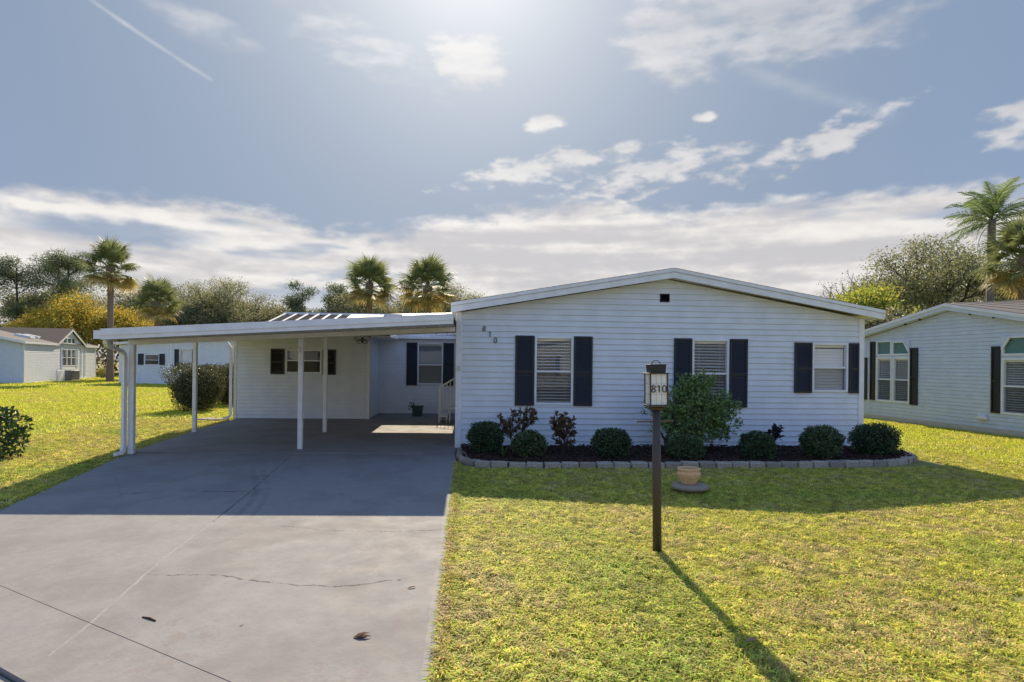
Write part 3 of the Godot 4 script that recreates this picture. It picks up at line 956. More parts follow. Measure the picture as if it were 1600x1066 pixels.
# ---------------------------------------------------------------- carport
func carport() -> void:
	var o := thing("carport", "white metal carport with slim posts and sloping flat roof", "carport")
	# underside corners (x, y, z)
	var FL := Vector3(-5.74, 2.075, 2.34)
	var FR := Vector3(-0.035, 2.44, 2.05)
	var BL := Vector3(-6.86, 2.42, -6.47)
	var BR := Vector3(-0.035, 2.66, -6.47)
	var up := Vector3(0, 0.14, 0)
	var m := MB.new()
	# pan roof in ribbed sheets running front to back
	var n := 20
	for k in n:
		var a := float(k) / n
		var b := float(k + 1) / n
		var f0 := FL.lerp(FR, a)
		var f1 := FL.lerp(FR, b)
		var b0 := BL.lerp(BR, a)
		var b1 := BL.lerp(BR, b)
		m.quad(f0, f1, b1, b0)
		var e := Vector3(0, -0.022, 0)
		var g0 := f0.lerp(f1, 0.06)
		var h0 := b0.lerp(b1, 0.06)
		m.quad(f0 + e, g0 + e, h0 + e, b0 + e)
		m.quad(f0, f0 + e, b0 + e, b0)
		m.quad(g0, g0 + e, h0 + e, h0)
	m.quad(FL + up * 0.97, BL + up * 0.97, BR + up * 0.97, FR + up * 0.97)
	part(o, "roof_panel", m.mesh(), M.ceiling)
	# front fascia in two steps, with a lip
	for s in [[0.055, 0.165, 0.035], [-0.012, 0.062, 0.018]]:
		var f := MB.new()
		var y0 := Vector3(0, s[0], 0)
		var y1 := Vector3(0, s[1], 0)
		var z := Vector3(0, 0, s[2])
		var zb := Vector3(0, 0, -0.01)
		var L := FL + Vector3(-0.0, 0, 0)
		f.hexa([L + y0 + zb, FR + y0 + zb, FR + y0 + z, L + y0 + z, L + y1 + zb, FR + y1 + zb, FR + y1 + z, L + y1 + z])
		part(o, "fascia", f.mesh(), M.metal_white)
	# side gutter along the left edge, back edge board
	var g := MB.new()
	var w := Vector3(-0.11, 0, 0)
	g.hexa([BL + w, BL, FL + Vector3(0, 0, 0.02), FL + w + Vector3(0, 0, 0.02), BL + w + up, BL + up, FL + up + Vector3(0, 0, 0.02), FL + w + up + Vector3(0, 0, 0.02)])
	part(o, "side_gutter", g.mesh(), M.metal_white)
	var bk := MB.new()
	bk.hexa([BL + Vector3(3.9, 0.14, -0.03), BR + Vector3(0, 0.0, -0.03), BR, BL + Vector3(3.9, 0.14, 0), BL + Vector3(3.9, 0.27, -0.03), BR + Vector3(0, 0.13, -0.03), BR + up * 0.9, BL + Vector3(3.9, 0.27, 0)])
	part(o, "back_edge", bk.mesh(), M.metal_white)
	# beam over the front posts and a second one behind
	for r in [[-5.99, 0.98, -0.04, 0.20], [-6.35, -2.7, -0.04, -2.8]]:
		var a := Vector3(r[0], 0, r[1])
		var b := Vector3(r[2], 0, r[3])
		var roof_y := func(p: Vector3) -> float:
			var t := (2.2 - p.z) / 8.67
			var l := FL.lerp(BL, t)
			var q := FR.lerp(BR, t)
			return lerpf(l.y, q.y, (p.x - l.x) / (q.x - l.x))
		a.y = roof_y.call(a) - 0.022
		b.y = roof_y.call(b) - 0.022
		var d := Vector3(0, -0.085 if r[1] > 0 else -0.05, 0)
		var zf := Vector3(0, 0, 0.035)
		var bm := MB.new()
		bm.hexa([a + d - zf, b + d - zf, b + d + zf, a + d + zf, a - zf, b - zf, b + zf, a + zf])
		part(o, "beam", bm.mesh(), M.ceiling)
	# posts: square tubes with a base plate
	for p in [[-5.925, 0.98, 2.02, 0.050], [-3.06, 0.30, 2.20, 0.046], [-6.31, -2.7, 2.18, 0.045], [-3.25, -2.8, 2.34, 0.045]]:
		var t := MB.new()
		t.cbox(Vector3(p[0] - p[3], 0.006, p[1] - p[3]), Vector3(p[0] + p[3], p[2], p[1] + p[3]), 0.008)
		var q := part(o, "post", t.mesh(), M.metal_white)
		var bp := MB.new()
		bp.cbox(Vector3(p[0] - p[3] - 0.004, 0.0, p[1] - p[3] - 0.004), Vector3(p[0] + p[3] + 0.004, 0.02, p[1] + p[3] + 0.004), 0.003)
		part(q, "base_plate", bp.mesh(), M.steel)
	# outlet on the second post
	var ob := MB.new()
	ob.cbox(Vector3(-3.10, 1.93, 0.346), Vector3(-3.04, 2.03, 0.375), 0.008)
	part(o, "outlet_box", ob.mesh(), M.steel)
	# downspout from the gutter to the front post's foot
	var ds := MB.new()
	var path := [Vector3(-5.77, 2.10, 2.16), Vector3(-5.775, 2.02, 2.13), Vector3(-5.80, 1.97, 2.02), Vector3(-6.0, 1.90, 1.22), Vector3(-5.995, 1.84, 1.13), Vector3(-6.0, 1.74, 1.10), Vector3(-6.0, 0.20, 1.10), Vector3(-6.0, 0.08, 1.13), Vector3(-6.0, 0.05, 1.20), Vector3(-6.05, 0.045, 1.30)]
	var rr := []
	for k in path.size():
		rr.append(0.048)
	ds.tube(path, rr, 4)
	part(o, "downspout", ds.mesh(), M.metal_white)

# ---------------------------------------------------------------- entry steps
func entry() -> void:
	var o := thing("entry_steps", "white entry steps with a slim handrail beside the house wall", "steps", Vector3(-0.03, 0, -5.75))
	for s in [[-0.56, -0.29, 0.18, 0.22], [-0.28, -0.02, 0.40, 0.44]]:
		var t := MB.new()
		t.cbox(Vector3(s[0], s[2], -0.5), Vector3(s[1], s[3], 0.42), 0.01)
		part(o, "tread", t.mesh(), M.metal_white)
		for q in [[s[0] + 0.03, -0.46], [s[0] + 0.03, 0.36], [s[1] - 0.05, -0.46], [s[1] - 0.05, 0.36]]:
			var r := MB.new()
			r.box(Vector3(q[0], 0.0, q[1]), Vector3(q[0] + 0.03, s[2] - 0.001, q[1] + 0.03))
			part(o, "leg", r.mesh(), M.steel)
	for zz in [-0.47, 0.38]:
		var rail := node(o, "handrail")
		var bars := MB.new()
		bars.tube([Vector3(-0.54, 0.0, zz), Vector3(-0.54, 1.02, zz)], [0.019, 0.019], 4)
		part(rail, "newel", bars.mesh(), M.metal_white)
		var t := MB.new()
		t.tube([Vector3(-0.555, 1.02, zz), Vector3(-0.02, 1.34, zz)], [0.021, 0.021], 4)
		part(rail, "top_rail", t.mesh(), M.metal_white)
		var lo := MB.new()
		lo.tube([Vector3(-0.54, 0.33, zz), Vector3(-0.02, 0.64, zz)], [0.012, 0.012], 4)
		part(rail, "bottom_rail", lo.mesh(), M.metal_white)
		for k in 4:
			var x := -0.44 + k * 0.105
			var q := MB.new()
			q.tube([Vector3(x, 0.33 + (x + 0.54) * 0.6, zz), Vector3(x, 1.02 + (x + 0.555) * 0.6, zz)], [0.008, 0.008], 4)
			part(rail, "baluster", q.mesh(), M.metal_white)

# ---------------------------------------------------------------- lamp post
func lamp() -> void:
	var o := thing("lamp_post", "bronze lamp post with square lantern numbered 810 on the lawn", "lamp post", Vector3(2.03, 0, 7.22))
	o.rotation = Vector3(0.0, 0.03, 0.018)
	var p := MB.new()
	p.tube([Vector3(0, -0.05, 0), Vector3(0, 1.34, 0)], [0.043, 0.040], 14)
	part(o, "post", p.mesh(true), M.bronze)
	var cb := MB.new()
	cb.tube([Vector3(-0.19, 1.212, 0.0), Vector3(0.17, 1.212, 0.0)], [0.008, 0.008], 6)
	part(o, "crossbar", cb.mesh(), M.bronze)
	var l := node(o, "lantern")
	var h := 0.083
	var y0 := 1.375
	var y1 := 1.665
	var fr := MB.new()
	for sx in [-1, 1]:
		for sz in [-1, 1]:
			fr.cbox(Vector3(sx * h - 0.007, y0, sz * h - 0.007), Vector3(sx * h + 0.007, y1, sz * h + 0.007), 0.003)
	fr.cbox(Vector3(-h - 0.014, y0 - 0.022, -h - 0.014), Vector3(h + 0.014, y0, h + 0.014), 0.005)
	fr.cbox(Vector3(-h - 0.018, y1, -h - 0.018), Vector3(h + 0.018, y1 + 0.012, h + 0.018), 0.005)
	fr.cbox(Vector3(-0.06, y0 - 0.05, -0.06), Vector3(0.06, y0 - 0.022, 0.06), 0.01)
	part(l, "frame", fr.mesh(), M.bronze)
	var cap := MB.new()
	cap.hexa([Vector3(-0.070, y1 + 0.012, -0.070), Vector3(0.070, y1 + 0.012, -0.070), Vector3(0.070, y1 + 0.012, 0.070), Vector3(-0.070, y1 + 0.012, 0.070), Vector3(-0.075, y1 + 0.085, -0.075), Vector3(0.075, y1 + 0.085, -0.075), Vector3(0.075, y1 + 0.085, 0.075), Vector3(-0.075, y1 + 0.085, 0.075)])
	cap.cbox(Vector3(-0.080, y1 + 0.085, -0.080), Vector3(0.080, y1 + 0.093, 0.080), 0.003)
	part(l, "cap", cap.mesh(), M.black)
	var hd := MB.new()
	var arc := []
	var rad := []
	for k in 9:
		var a := PI * k / 8.0
		arc.append(Vector3(cos(a) * 0.042, y1 + 0.093 + sin(a) * 0.036, 0))
		rad.append(0.004)
	hd.tube(arc, rad, 6)
	part(l, "handle", hd.mesh(), M.black)
	for s in 4:
		var xf := Transform3D(Basis(Vector3.UP, s * PI / 2), Vector3.ZERO)
		var g := MB.new()
		g.box(Vector3(-h + 0.009, y0 + 0.001, h - 0.006), Vector3(h - 0.009, y1 - 0.001, h - 0.003))
		part(l, "pane", g.mesh(), M.frosted, xf)
		var bars := MB.new()
		for q in [-1, 1]:
			bars.box(Vector3(q * h * 0.31 - 0.002, y0, h - 0.003), Vector3(q * h * 0.31 + 0.002, y1, h))
		for q in [0.34, 0.68]:
			bars.box(Vector3(-h + 0.009, lerpf(y0, y1, q) - 0.0015, h - 0.0028), Vector3(h - 0.009, lerpf(y0, y1, q) + 0.0015, h - 0.0004))
		part(l, "glazing_bar", bars.mesh(), M.steel, xf)
	for s in [["8", -0.054], ["1", -0.002], ["0", 0.052]]:
		part(l, "house_number", text_mesh(s[0], 0.068, 0.006), M.black, Transform3D(Basis.IDENTITY, Vector3(s[1], 1.525, h + 0.004)))
	var bl := MB.new()
	bl.lathe([Vector2(0.0, 1.40), Vector2(0.013, 1.40), Vector2(0.013, 1.45), Vector2(0.03, 1.49), Vector2(0.026, 1.53), Vector2(0.0, 1.545)], 10)
	part(l, "bulb", bl.mesh(true), M.curtain)

# ---------------------------------------------------------------- plants
# leaves through the outer part of a rounded box; shape 2 = ellipsoid, higher = boxier
func leaf_blob(m: MB, c: Vector3, r: Vector3, n: int, l: float, w: float, cols: Array, shape := 2.6, inner := 0.72, flat := 0.0) -> void:
	for i in n:
		var d := rvec()
		var e := pow(pow(absf(d.x), shape) + pow(absf(d.y), shape) + pow(absf(d.z), shape), -1.0 / shape)
		var s := e * pow(rng.randf_range(pow(inner, 3.0), 1.06), 1.0 / 3.0)
		var lump := 1.0 + 0.09 * sin(d.x * 7.0 + c.y * 40.0 + r.x * 91.0) * cos(d.y * 6.0 + r.x * 57.0) + 0.06 * sin(d.z * 11.0 + d.y * 9.0 + r.y * 83.0)
		var p := c + d * r * s * lump
		var out := (d / r).normalized()
		var dir := (out * 0.7 + rvec() + Vector3(0, 0.15, 0)).normalized()
		var nn := (out + rvec() * 0.9 + Vector3(0, flat, 0)).normalized()
		nn = (nn - dir * nn.dot(dir)).normalized()
		var k: Color = cols[rng.randi() % cols.size()]
		m.k = k * rng.randf_range(0.75, 1.25)
		m.leaf(p, dir, nn, l * rng.randf_range(0.7, 1.2), w * rng.randf_range(0.8, 1.2))

func shrub_mesh(r: Vector3, n: int, s: int, l: float, w: float, cols: Array, shape: float, taper := 0.0) -> ArrayMesh:
	rng.seed = s
	var m := MB.new()
	leaf_blob(m, Vector3(0, r.y, 0), r, n, l, w, cols, shape, 0.6)
	# a few shoots that stand out of the clipped outline
	for i in 60:
		var d := rvec()
		d.y = absf(d.y)
		m.k = cols[0] * 1.3
		m.leaf(Vector3(0, r.y, 0) + d * r * 1.0, (d + Vector3(0, 0.6, 0)).normalized(), rvec(), l * 1.5, w)
	if taper > 0.0:   # clipped so that it is narrower at the foot
		for i in m.v.size():
			var f := 1.0 - taper * (1.0 - clampf(m.v[i].y / (2.0 * r.y), 0.0, 1.0))
			m.v[i] *= Vector3(f, 1.0, f)
	return m.mesh()

# solid dark core added inside a clipped shrub, blocking light where twigs would be
func core_mesh(r: Vector3, y: float) -> ArrayMesh:
	var m := MB.new()
	var p := []
	for k in 9:
		var a := PI * k / 8.0
		p.append(Vector2(maxf(0.001, sin(a)), -cos(a)))
	m.lathe(p, 14)
	for i in m.v.size():
		var q := m.v[i]
		m.v[i] = q * r * (1.0 + 0.12 * sin(q.x * 9.0 + q.y * 7.0) * cos(q.z * 8.0)) + Vector3(0, y, 0)
	return m.mesh(true)

func stems(h: float, spread: float, n: int, rad: float) -> ArrayMesh:
	var m := MB.new()
	for i in n:
		var a := TAU * i / n + rng.randf() * 0.6
		var q := Vector3(cos(a), 0, sin(a)) * spread
		m.tube([q * 0.15, q * 0.4 + Vector3(0, h * 0.45, 0), q + Vector3(0, h, 0)], [rad, rad * 0.75, rad * 0.4], 5)
	return m.mesh()

func croton(label: String, at: Vector3, h: float, lean: Array, cols: Array, seed_: int, leaf: float) -> void:
	rng.seed = seed_
	var o := thing("croton_bush", label, "bush", at)
	var w := MB.new()
	var m := MB.new()
	for q in lean:
		# q: top of the lobe, its radius, number of twigs
		var top := Vector3(q[0], q[1], q[2])
		var fork := top * 0.42
		w.tube([Vector3(q[0] * 0.1, -0.05, 0), fork * 0.6 + Vector3(0.01, 0, 0), fork], [0.013, 0.011, 0.009], 5)
		for i in int(q[4]):
			var d := rvec()
			d.y = d.y * 0.9 + 0.12
			var tip: Vector3 = top + d * Vector3(q[3], q[3] * 0.92, q[3]) * rng.randf_range(0.45, 1.0)
			w.tube([fork.lerp(top * 0.7, rng.randf()), tip], [0.006, 0.003], 4, false)
			var ax := (tip - fork).normalized()
			for k in 9:
				var dir := (ax * rng.randf_range(0.3, 1.1) + rvec() * 0.8).normalized()
				var nn := rvec()
				nn = (nn - dir * nn.dot(dir)).normalized()
				m.k = cols[rng.randi() % cols.size()] * rng.randf_range(0.7, 1.3)
				m.leaf(tip - ax * rng.randf() * 0.06, dir, nn, leaf * rng.randf_range(0.7, 1.2), leaf * 0.42)
	part(o, "stems", w.mesh(), M.bark)
	part(o, "foliage", m.mesh(), M.leaf_thick)

func garden() -> void:
	# the bed: mulch sheet, chips, block edging
	var path := [Vector2(0.13, 0.62), Vector2(0.13, 1.35), Vector2(0.20, 1.80), Vector2(0.45, 2.10), Vector2(0.90, 2.27), Vector2(1.6, 2.34), Vector2(3.5, 2.34), Vector2(5.4, 2.31), Vector2(7.0, 2.20), Vector2(7.8, 2.05), Vector2(8.4, 1.80), Vector2(8.78, 1.45), Vector2(8.98, 1.0), Vector2(9.02, 0.55)]
	var cv := Curve2D.new()
	for i in path.size():
		var t: Vector2 = (path[mini(i + 1, path.size() - 1)] - path[maxi(i - 1, 0)]) / 6.0
		cv.add_point(path[i], -t, t)
	var poly := PackedVector2Array([Vector2(0.11, 0.031), Vector2(0.12, 0.5)])
	poly.append_array(cv.tessellate(4, 3.0))
	poly.append(Vector2(8.9, 0.031))
	var b := MB.new()
	b.slab(poly, 0.045, 0.045)
	structure("garden_bed", b.mesh(), M.mulch_base, "dark soil bed in front of the house wall")
	rng.seed = 5
	var chip := MB.new()
	chip.hexa([Vector3(-0.5, 0, -0.5), Vector3(0.5, 0, -0.4), Vector3(0.4, 0, 0.5), Vector3(-0.35, 0, 0.4), Vector3(-0.4, 1, -0.3), Vector3(0.35, 1, -0.4), Vector3(0.3, 1, 0.3), Vector3(-0.4, 1, 0.45)])
	var places := []
	while places.size() < 6500:
		var p := Vector2(rng.randf_range(0.1, 9.0), rng.randf_range(0.05, 2.3))
		if Geometry2D.is_point_in_polygon(p, poly):
			var heap := 0.03 * (0.5 + 0.5 * sin(p.x * 5.0) * cos(p.y * 7.0))
			places.append([Transform3D(Basis.from_euler(Vector3(rng.randf_range(-0.5, 0.5), rng.randf() * TAU, rng.randf_range(-0.5, 0.5))).scaled_local(Vector3(rng.randf_range(0.03, 0.085), 0.012, rng.randf_range(0.012, 0.03))), Vector3(p.x, 0.045 + heap + rng.randf() * 0.015, p.y)), leafcol(0.045, 0.025, 0.019) * rng.randf_range(0.4, 1.6)])
	multi("mulch", chip.mesh(), M.chip, places, "dark brown bark mulch spread over the flower bed", "mulch")
	# edging blocks, three uneven shapes
	var edge := thing("bed_edging", "low row of weathered concrete blocks edging the flower bed", "edging")
	var shapes := []
	for s in 4:
		rng.seed = 60 + s
		var m := MB.new()
		m.cbox(Vector3(-0.142, -0.06, -0.09), Vector3(0.142, 0.07, 0.09), 0.014)
		var moved := {}
		for i in m.v.size():
			var q := m.v[i]
			if not moved.has(q):
				moved[q] = q + Vector3(rng.randf_range(-0.006, 0.006), rng.randf_range(-0.008, 0.008), rng.randf_range(-0.01, 0.01))
				if q.z > 0.0:
					moved[q].z += 0.02 * (1.0 - absf(q.x) / 0.14)
			m.v[i] = moved[q]
		shapes.append(m.mesh())
	rng.seed = 66
	var len := cv.get_baked_length()
	var n := int(len / 0.293)
	for i in n:
		var p := cv.sample_baked((i + 0.5) * len / n)
		var t := (cv.sample_baked((i + 0.6) * len / n) - cv.sample_baked((i + 0.4) * len / n)).normalized()
		var xf := Transform3D(Basis(Vector3.UP, -t.angle() + rng.randf_range(-0.03, 0.03)), Vector3(p.x, rng.randf_range(-0.008, 0.006), p.y))
		xf.basis = xf.basis * Basis(Vector3.BACK, rng.randf_range(-0.02, 0.02))
		part(edge, "block", shapes[rng.randi() % 4], M.block if rng.randf() < 0.62 else M.block_dark, xf)
	# clipped round shrubs
	var dark := [leafcol(0.040, 0.078, 0.036), leafcol(0.054, 0.100, 0.042), leafcol(0.026, 0.052, 0.026), leafcol(0.085, 0.14, 0.055), leafcol(0.14, 0.17, 0.08)]
	var sh := [
		[0.58, 1.05, 0.63, 0.56, "dense dark clipped shrub at the drive end of the bed"],
		[1.35, 1.62, 0.58, 0.45, "small clipped shrub in front of the forked croton"],
		[2.86, 1.65, 0.64, 0.50, "clipped shrub alone between the croton and the lamp post"],
		[4.20, 1.80, 0.62, 0.40, "low clipped shrub at the foot of the leafy bush"],
		[5.55, 1.80, 0.58, 0.47, "clipped shrub beside the small dark croton"],
		[6.80, 1.75, 0.69, 0.57, "clipped shrub under the third front window"],
		[8.17, 1.25, 0.78, 0.57, "wide clipped shrub at the far corner of the house"],
	]
	var i := 0
	for s in sh:
		var o := thing("round_shrub", s[4], "shrub", Vector3(s[0], 0.05, s[1]), 0.0, "clipped shrubs along the flower bed")
		part(o, "foliage", shrub_mesh(Vector3(s[2] * 0.5, s[3] * 0.5, s[2] * 0.46), 6500, 100 + i, [0.042, 0.05, 0.038, 0.046, 0.04, 0.052, 0.044][i], 0.027, dark.slice(i % 2, 4 + i % 2), [2.5, 2.2, 3.0, 2.4, 2.9, 2.3, 3.1][i]), M.leaf_thick)
		part(o, "dark_core", core_mesh(Vector3(s[2] * 0.5, s[3] * 0.5, s[2] * 0.46) * 0.8, s[3] * 0.5), M.shrub_core)
		part(o, "stems", stems(s[3] * 0.6, s[2] * 0.25, 5, 0.012), M.bark)
		i += 1
	var brown := [leafcol(0.13, 0.080, 0.050), leafcol(0.17, 0.095, 0.05), leafcol(0.085, 0.075, 0.038), leafcol(0.16, 0.085, 0.05), leafcol(0.09, 0.10, 0.042)]
	croton("forked brown and olive croton bush under the first front window", Vector3(1.13, 0.05, 0.9), 0.85, [[-0.12, 0.52, 0.0, 0.31, 46], [0.28, 0.64, 0.02, 0.25, 36]], brown, 31, 0.085)
	croton("single upright reddish croton bush beside the first front window", Vector3(2.06, 0.05, 1.15), 0.8, [[0.0, 0.50, 0.0, 0.30, 44], [-0.12, 0.62, 0.0, 0.22, 22], [0.02, 0.25, 0.0, 0.24, 18]], brown, 32, 0.085)
	croton("small nearly black croton bush behind a clipped shrub", Vector3(6.26, 0.05, 1.0), 0.55, [[0.0, 0.36, 0.0, 0.22, 24]], [leafcol(0.022, 0.012, 0.016), leafcol(0.03, 0.018, 0.018)], 33, 0.1)
	# leafy bush behind the lamp post
	rng.seed = 41
	var bush := thing("leafy_bush", "large loose green bush behind the lamp post covering the middle window", "bush", Vector3(4.12, 0.05, 1.0))
	var w := MB.new()
	var m := MB.new()
	var green := [leafcol(0.080, 0.130, 0.042), leafcol(0.058, 0.10, 0.036), leafcol(0.11, 0.16, 0.048), leafcol(0.040, 0.070, 0.029)]
	w.tube([Vector3(0, -0.05, 0), Vector3(-0.03, 0.22, 0), Vector3(0.06, 0.42, 0), Vector3(0.2, 0.62, 0)], [0.045, 0.04, 0.034, 0.028], 7)
	w.tube([Vector3(-0.03, 0.2, 0), Vector3(-0.16, 0.42, 0.05), Vector3(-0.36, 0.75, 0.1)], [0.03, 0.02, 0.012], 6)
	for q in [[0.62, 0.85, 0.0, 0.62, 0.52, 0.42, 190], [0.15, 0.80, 0.1, 0.50, 0.52, 0.36, 130], [1.0, 0.62, 0.0, 0.48, 0.44, 0.36, 110], [0.62, 1.32, 0.0, 0.42, 0.30, 0.3, 60], [-0.25, 0.80, 0.1, 0.36, 0.42, 0.3, 44], [0.55, 0.45, 0.1, 0.7, 0.3, 0.36, 90], [0.35, 1.25, 0.0, 0.3, 0.3, 0.25, 40], [1.1, 0.95, 0.0, 0.36, 0.4, 0.3, 50]]:
		var c := Vector3(q[0], q[1], q[2])
		w.tube([Vector3(0.06, 0.42, 0), c.lerp(Vector3(0.06, 0.42, 0), 0.4) + rvec() * 0.06, c], [0.022, 0.014, 0.006], 5)
		for k in int(q[6] * 1.35):
			var d := rvec()
			var tip: Vector3 = c + d * Vector3(q[3], q[4], q[5]) * pow(rng.randf(), 0.45)
			if rng.randf() < 0.35:
				w.tube([c.lerp(tip, 0.3), tip], [0.005, 0.002], 3, false)
			var ax := (tip - c + Vector3(0, 0.1, 0)).normalized()
			for j in 13:
				var dir := (ax + rvec() * 1.1).normalized()
				var nn := (rvec() + Vector3(0, 0.8, 0)).normalized()
				nn = (nn - dir * nn.dot(dir)).normalized()
				m.k = green[rng.randi() % 4] * rng.randf_range(1.5, 3.4)
				m.leaf(tip - ax * rng.randf() * 0.13 + rvec() * 0.03, dir, nn, rng.randf_range(0.05, 0.085), 0.033)
	part(bush, "stems", w.mesh(), M.bark)
	part(bush, "foliage", m.mesh(), M.leaf_thick)
	# strappy plant
	rng.seed = 43
	var sp := thing("strap_leaf_plant", "small spiky strap leaved plant at the drive end of the bed", "plant", Vector3(0.88, 0.05, 1.65))
	for k in 13:
		var a := rng.randf() * TAU
		var out := Vector3(cos(a), 0, sin(a))
		var l := rng.randf_range(0.2, 0.34)
		var up := rng.randf_range(0.6, 1.4)
		var s := MB.new()
		s.k = leafcol(0.06, 0.10, 0.035) * rng.randf_range(0.7, 1.5)
		var side := out.cross(Vector3.UP) * 0.009
		var p0 := out * 0.01
		var p1 := out * l * 0.35 + Vector3(0, l * up * 0.6, 0)
		var p2 := out * l * 0.9 + Vector3(0, l * up * 0.75, 0)
		s.quad(p0 - side, p0 + side, p1 + side, p1 - side)
		s.tri(p1 - side, p1 + side, p2)
		part(sp, "leaf", s.mesh(), M.leaf_thick)

func multi(called: String, mesh: Mesh, mt: Material, places: Array, label: String, category: String) -> void:
	var mm := MultiMesh.new()
	mm.transform_format = MultiMesh.TRANSFORM_3D
	mm.use_colors = true
	mm.mesh = mesh
	mm.instance_count = places.size()
	for i in places.size():
		mm.set_instance_transform(i, places[i][0])
		mm.set_instance_color(i, places[i][1])
	var o := MultiMeshInstance3D.new()
	o.name = numbered(called)
	o.multimesh = mm
	o.material_override = mt
	add_child(o)
	tag(o, label, category, "", "stuff")

# ---------------------------------------------------------------- pots, ornaments, leaves on the ground
func small_things() -> void:
	var st := thing("stone_base", "round weathered stone disc on the lawn carrying a clay pot", "stone", Vector3(3.35, -0.04, 4.42))
	var m := MB.new()
	m.lathe([Vector2(0.0, 0.0), Vector2(0.17, 0.0), Vector2(0.19, 0.05), Vector2(0.245, 0.062), Vector2(0.262, 0.085), Vector2(0.25, 0.112), Vector2(0.13, 0.13), Vector2(0.0, 0.13)], 26)
	part(st, "disc", m.mesh(true), M.base_stone)
	var pot := thing("clay_pot", "empty terracotta pot with rolled rim on a stone disc", "pot", Vector3(3.33, 0.088, 4.42))
	m = MB.new()
	m.lathe([Vector2(0.0, 0.0), Vector2(0.098, 0.0), Vector2(0.108, 0.02), Vector2(0.125, 0.06), Vector2(0.152, 0.10), Vector2(0.164, 0.135), Vector2(0.166, 0.152), Vector2(0.150, 0.172), Vector2(0.146, 0.184), Vector2(0.160, 0.196), Vector2(0.164, 0.212), Vector2(0.156, 0.222), Vector2(0.138, 0.222), Vector2(0.130, 0.205), Vector2(0.14, 0.15), Vector2(0.10, 0.06), Vector2(0.0, 0.05)], 30)
	part(pot, "body", m.mesh(true), M.clay)
	m = MB.new()
	for q in [0.062, 0.102]:
		m.lathe([Vector2(0.126 + (q - 0.06) * 0.65, q - 0.004), Vector2(0.131 + (q - 0.06) * 0.66, q), Vector2(0.128 + (q - 0.06) * 0.66, q + 0.004)], 30)
	part(pot, "ring_moulding", m.mesh(true), M.clay)
	# teal planter with a dead plant by the recessed wall
	var tp := thing("square_planter", "dark teal tapered planter with a dry plant by the recessed wall", "planter", Vector3(-1.34, 0, -7.6))
	m = MB.new()
	m.hexa([Vector3(-0.15, 0, -0.13), Vector3(0.13, 0, -0.13), Vector3(0.13, 0, 0.13), Vector3(-0.15, 0, 0.13), Vector3(-0.18, 0.34, -0.16), Vector3(0.17, 0.34, -0.16), Vector3(0.17, 0.34, 0.16), Vector3(-0.18, 0.34, 0.16)])
	m.cbox(Vector3(-0.19, 0.325, -0.17), Vector3(0.18, 0.355, 0.17), 0.006)
	part(tp, "tub", m.mesh(), M.teal)
	rng.seed = 91
	m = MB.new()
	for k in 26:
		m.k = leafcol(0.09, 0.03, 0.032) * rng.randf_range(0.5, 1.5)
		var p := Vector3(-0.16, 0.33, 0.06) + rvec() * 0.10
		m.leaf(p, rvec(), rvec(), 0.09, 0.05)
	part(tp, "dry_leaves", m.mesh(), M.leaf_thick)
	m = MB.new()
	m.tube([Vector3(-0.1, 0.3, 0.04), Vector3(-0.15, 0.44, 0.04), Vector3(-0.09, 0.56, 0.03)], [0.008, 0.007, 0.004], 5)
	m.tube([Vector3(-0.1, 0.3, 0.04), Vector3(-0.24, 0.42, 0.06), Vector3(-0.28, 0.45, 0.06)], [0.007, 0.005, 0.003], 5)
	part(tp, "stalk", m.mesh(), M.bark)
	# wire butterfly on the utility room wall
	var bf := thing("butterfly_ornament", "wire butterfly wall ornament near the corner of the utility room", "ornament", Vector3(-2.95, 2.42, -6.45))
	for sx in [-1, 1]:
		for q in [[0.13, 0.045, 0.105, 0.075], [0.09, -0.065, 0.07, 0.055]]:
			var pts := []
			var rad := []
			for k in 15:
				var a := TAU * k / 14.0
				pts.append(Vector3(sx * (q[0] + cos(a) * q[2]), q[1] + sin(a) * q[3], 0.0))
				rad.append(0.007)
			m = MB.new()
			m.tube(pts, rad, 5)
			m.tube([Vector3(sx * 0.02, 0, 0), Vector3(sx * (q[0] + q[2]), q[1] * 1.4, 0.0)], [0.005, 0.005], 4)
			part(bf, "wing", m.mesh(), M.bronze)
	m = MB.new()
	m.tube([Vector3(0, -0.11, 0.0), Vector3(0, -0.02, 0.012), Vector3(0, 0.08, 0.0)], [0.012, 0.02, 0.012], 6)
	part(bf, "body", m.mesh(), M.bronze)
	# splash stones under the utility room's downspout
	for s in [[-7.12, -6.25, 0.3, "flat paving stone under the utility room downspout"], [-7.5, -6.45, 1.1, "second flat paving stone lying in the lawn by the downspout"]]:
		var ps := thing("paving_stone", s[3], "stone", Vector3(s[0], -0.03, s[1]), s[2])
		m = MB.new()
		m.cbox(Vector3(-0.24, 0, -0.17), Vector3(0.24, 0.05, 0.17), 0.012)
		part(ps, "slab", m.mesh(), M.block)
	# fallen leaves and twigs on the drive and the lawn
	var lm := leaf_mat(0.2, 0.8)
	var fl := [[-0.50, 9.10, 0.115, 0.4, "curled forked brown leaf lying on the driveway", 2], [-1.92, 8.74, 0.07, 2.6, "thin dark twig lying on the driveway", 0], [-0.24, 8.23, 0.075, 0.5, "small curled leaf near the lawn edge of the driveway", 1], [0.02, 6.48, 0.09, 1.4, "brown leaf at the end of a crack beside the lawn", 1], [1.97, 9.29, 0.10, 0.3, "pale tan leaf on the lawn near the lamp post shadow", 3], [0.56, 8.64, 0.07, 0.3, "dark leaf on the lawn beside the drive", 1], [-0.34, 8.03, 0.035, 0.3, "tiny dark seed on the driveway", 1], [-1.28, 8.88, 0.03, 0.3, "tiny dark seed on the open driveway", 1]]
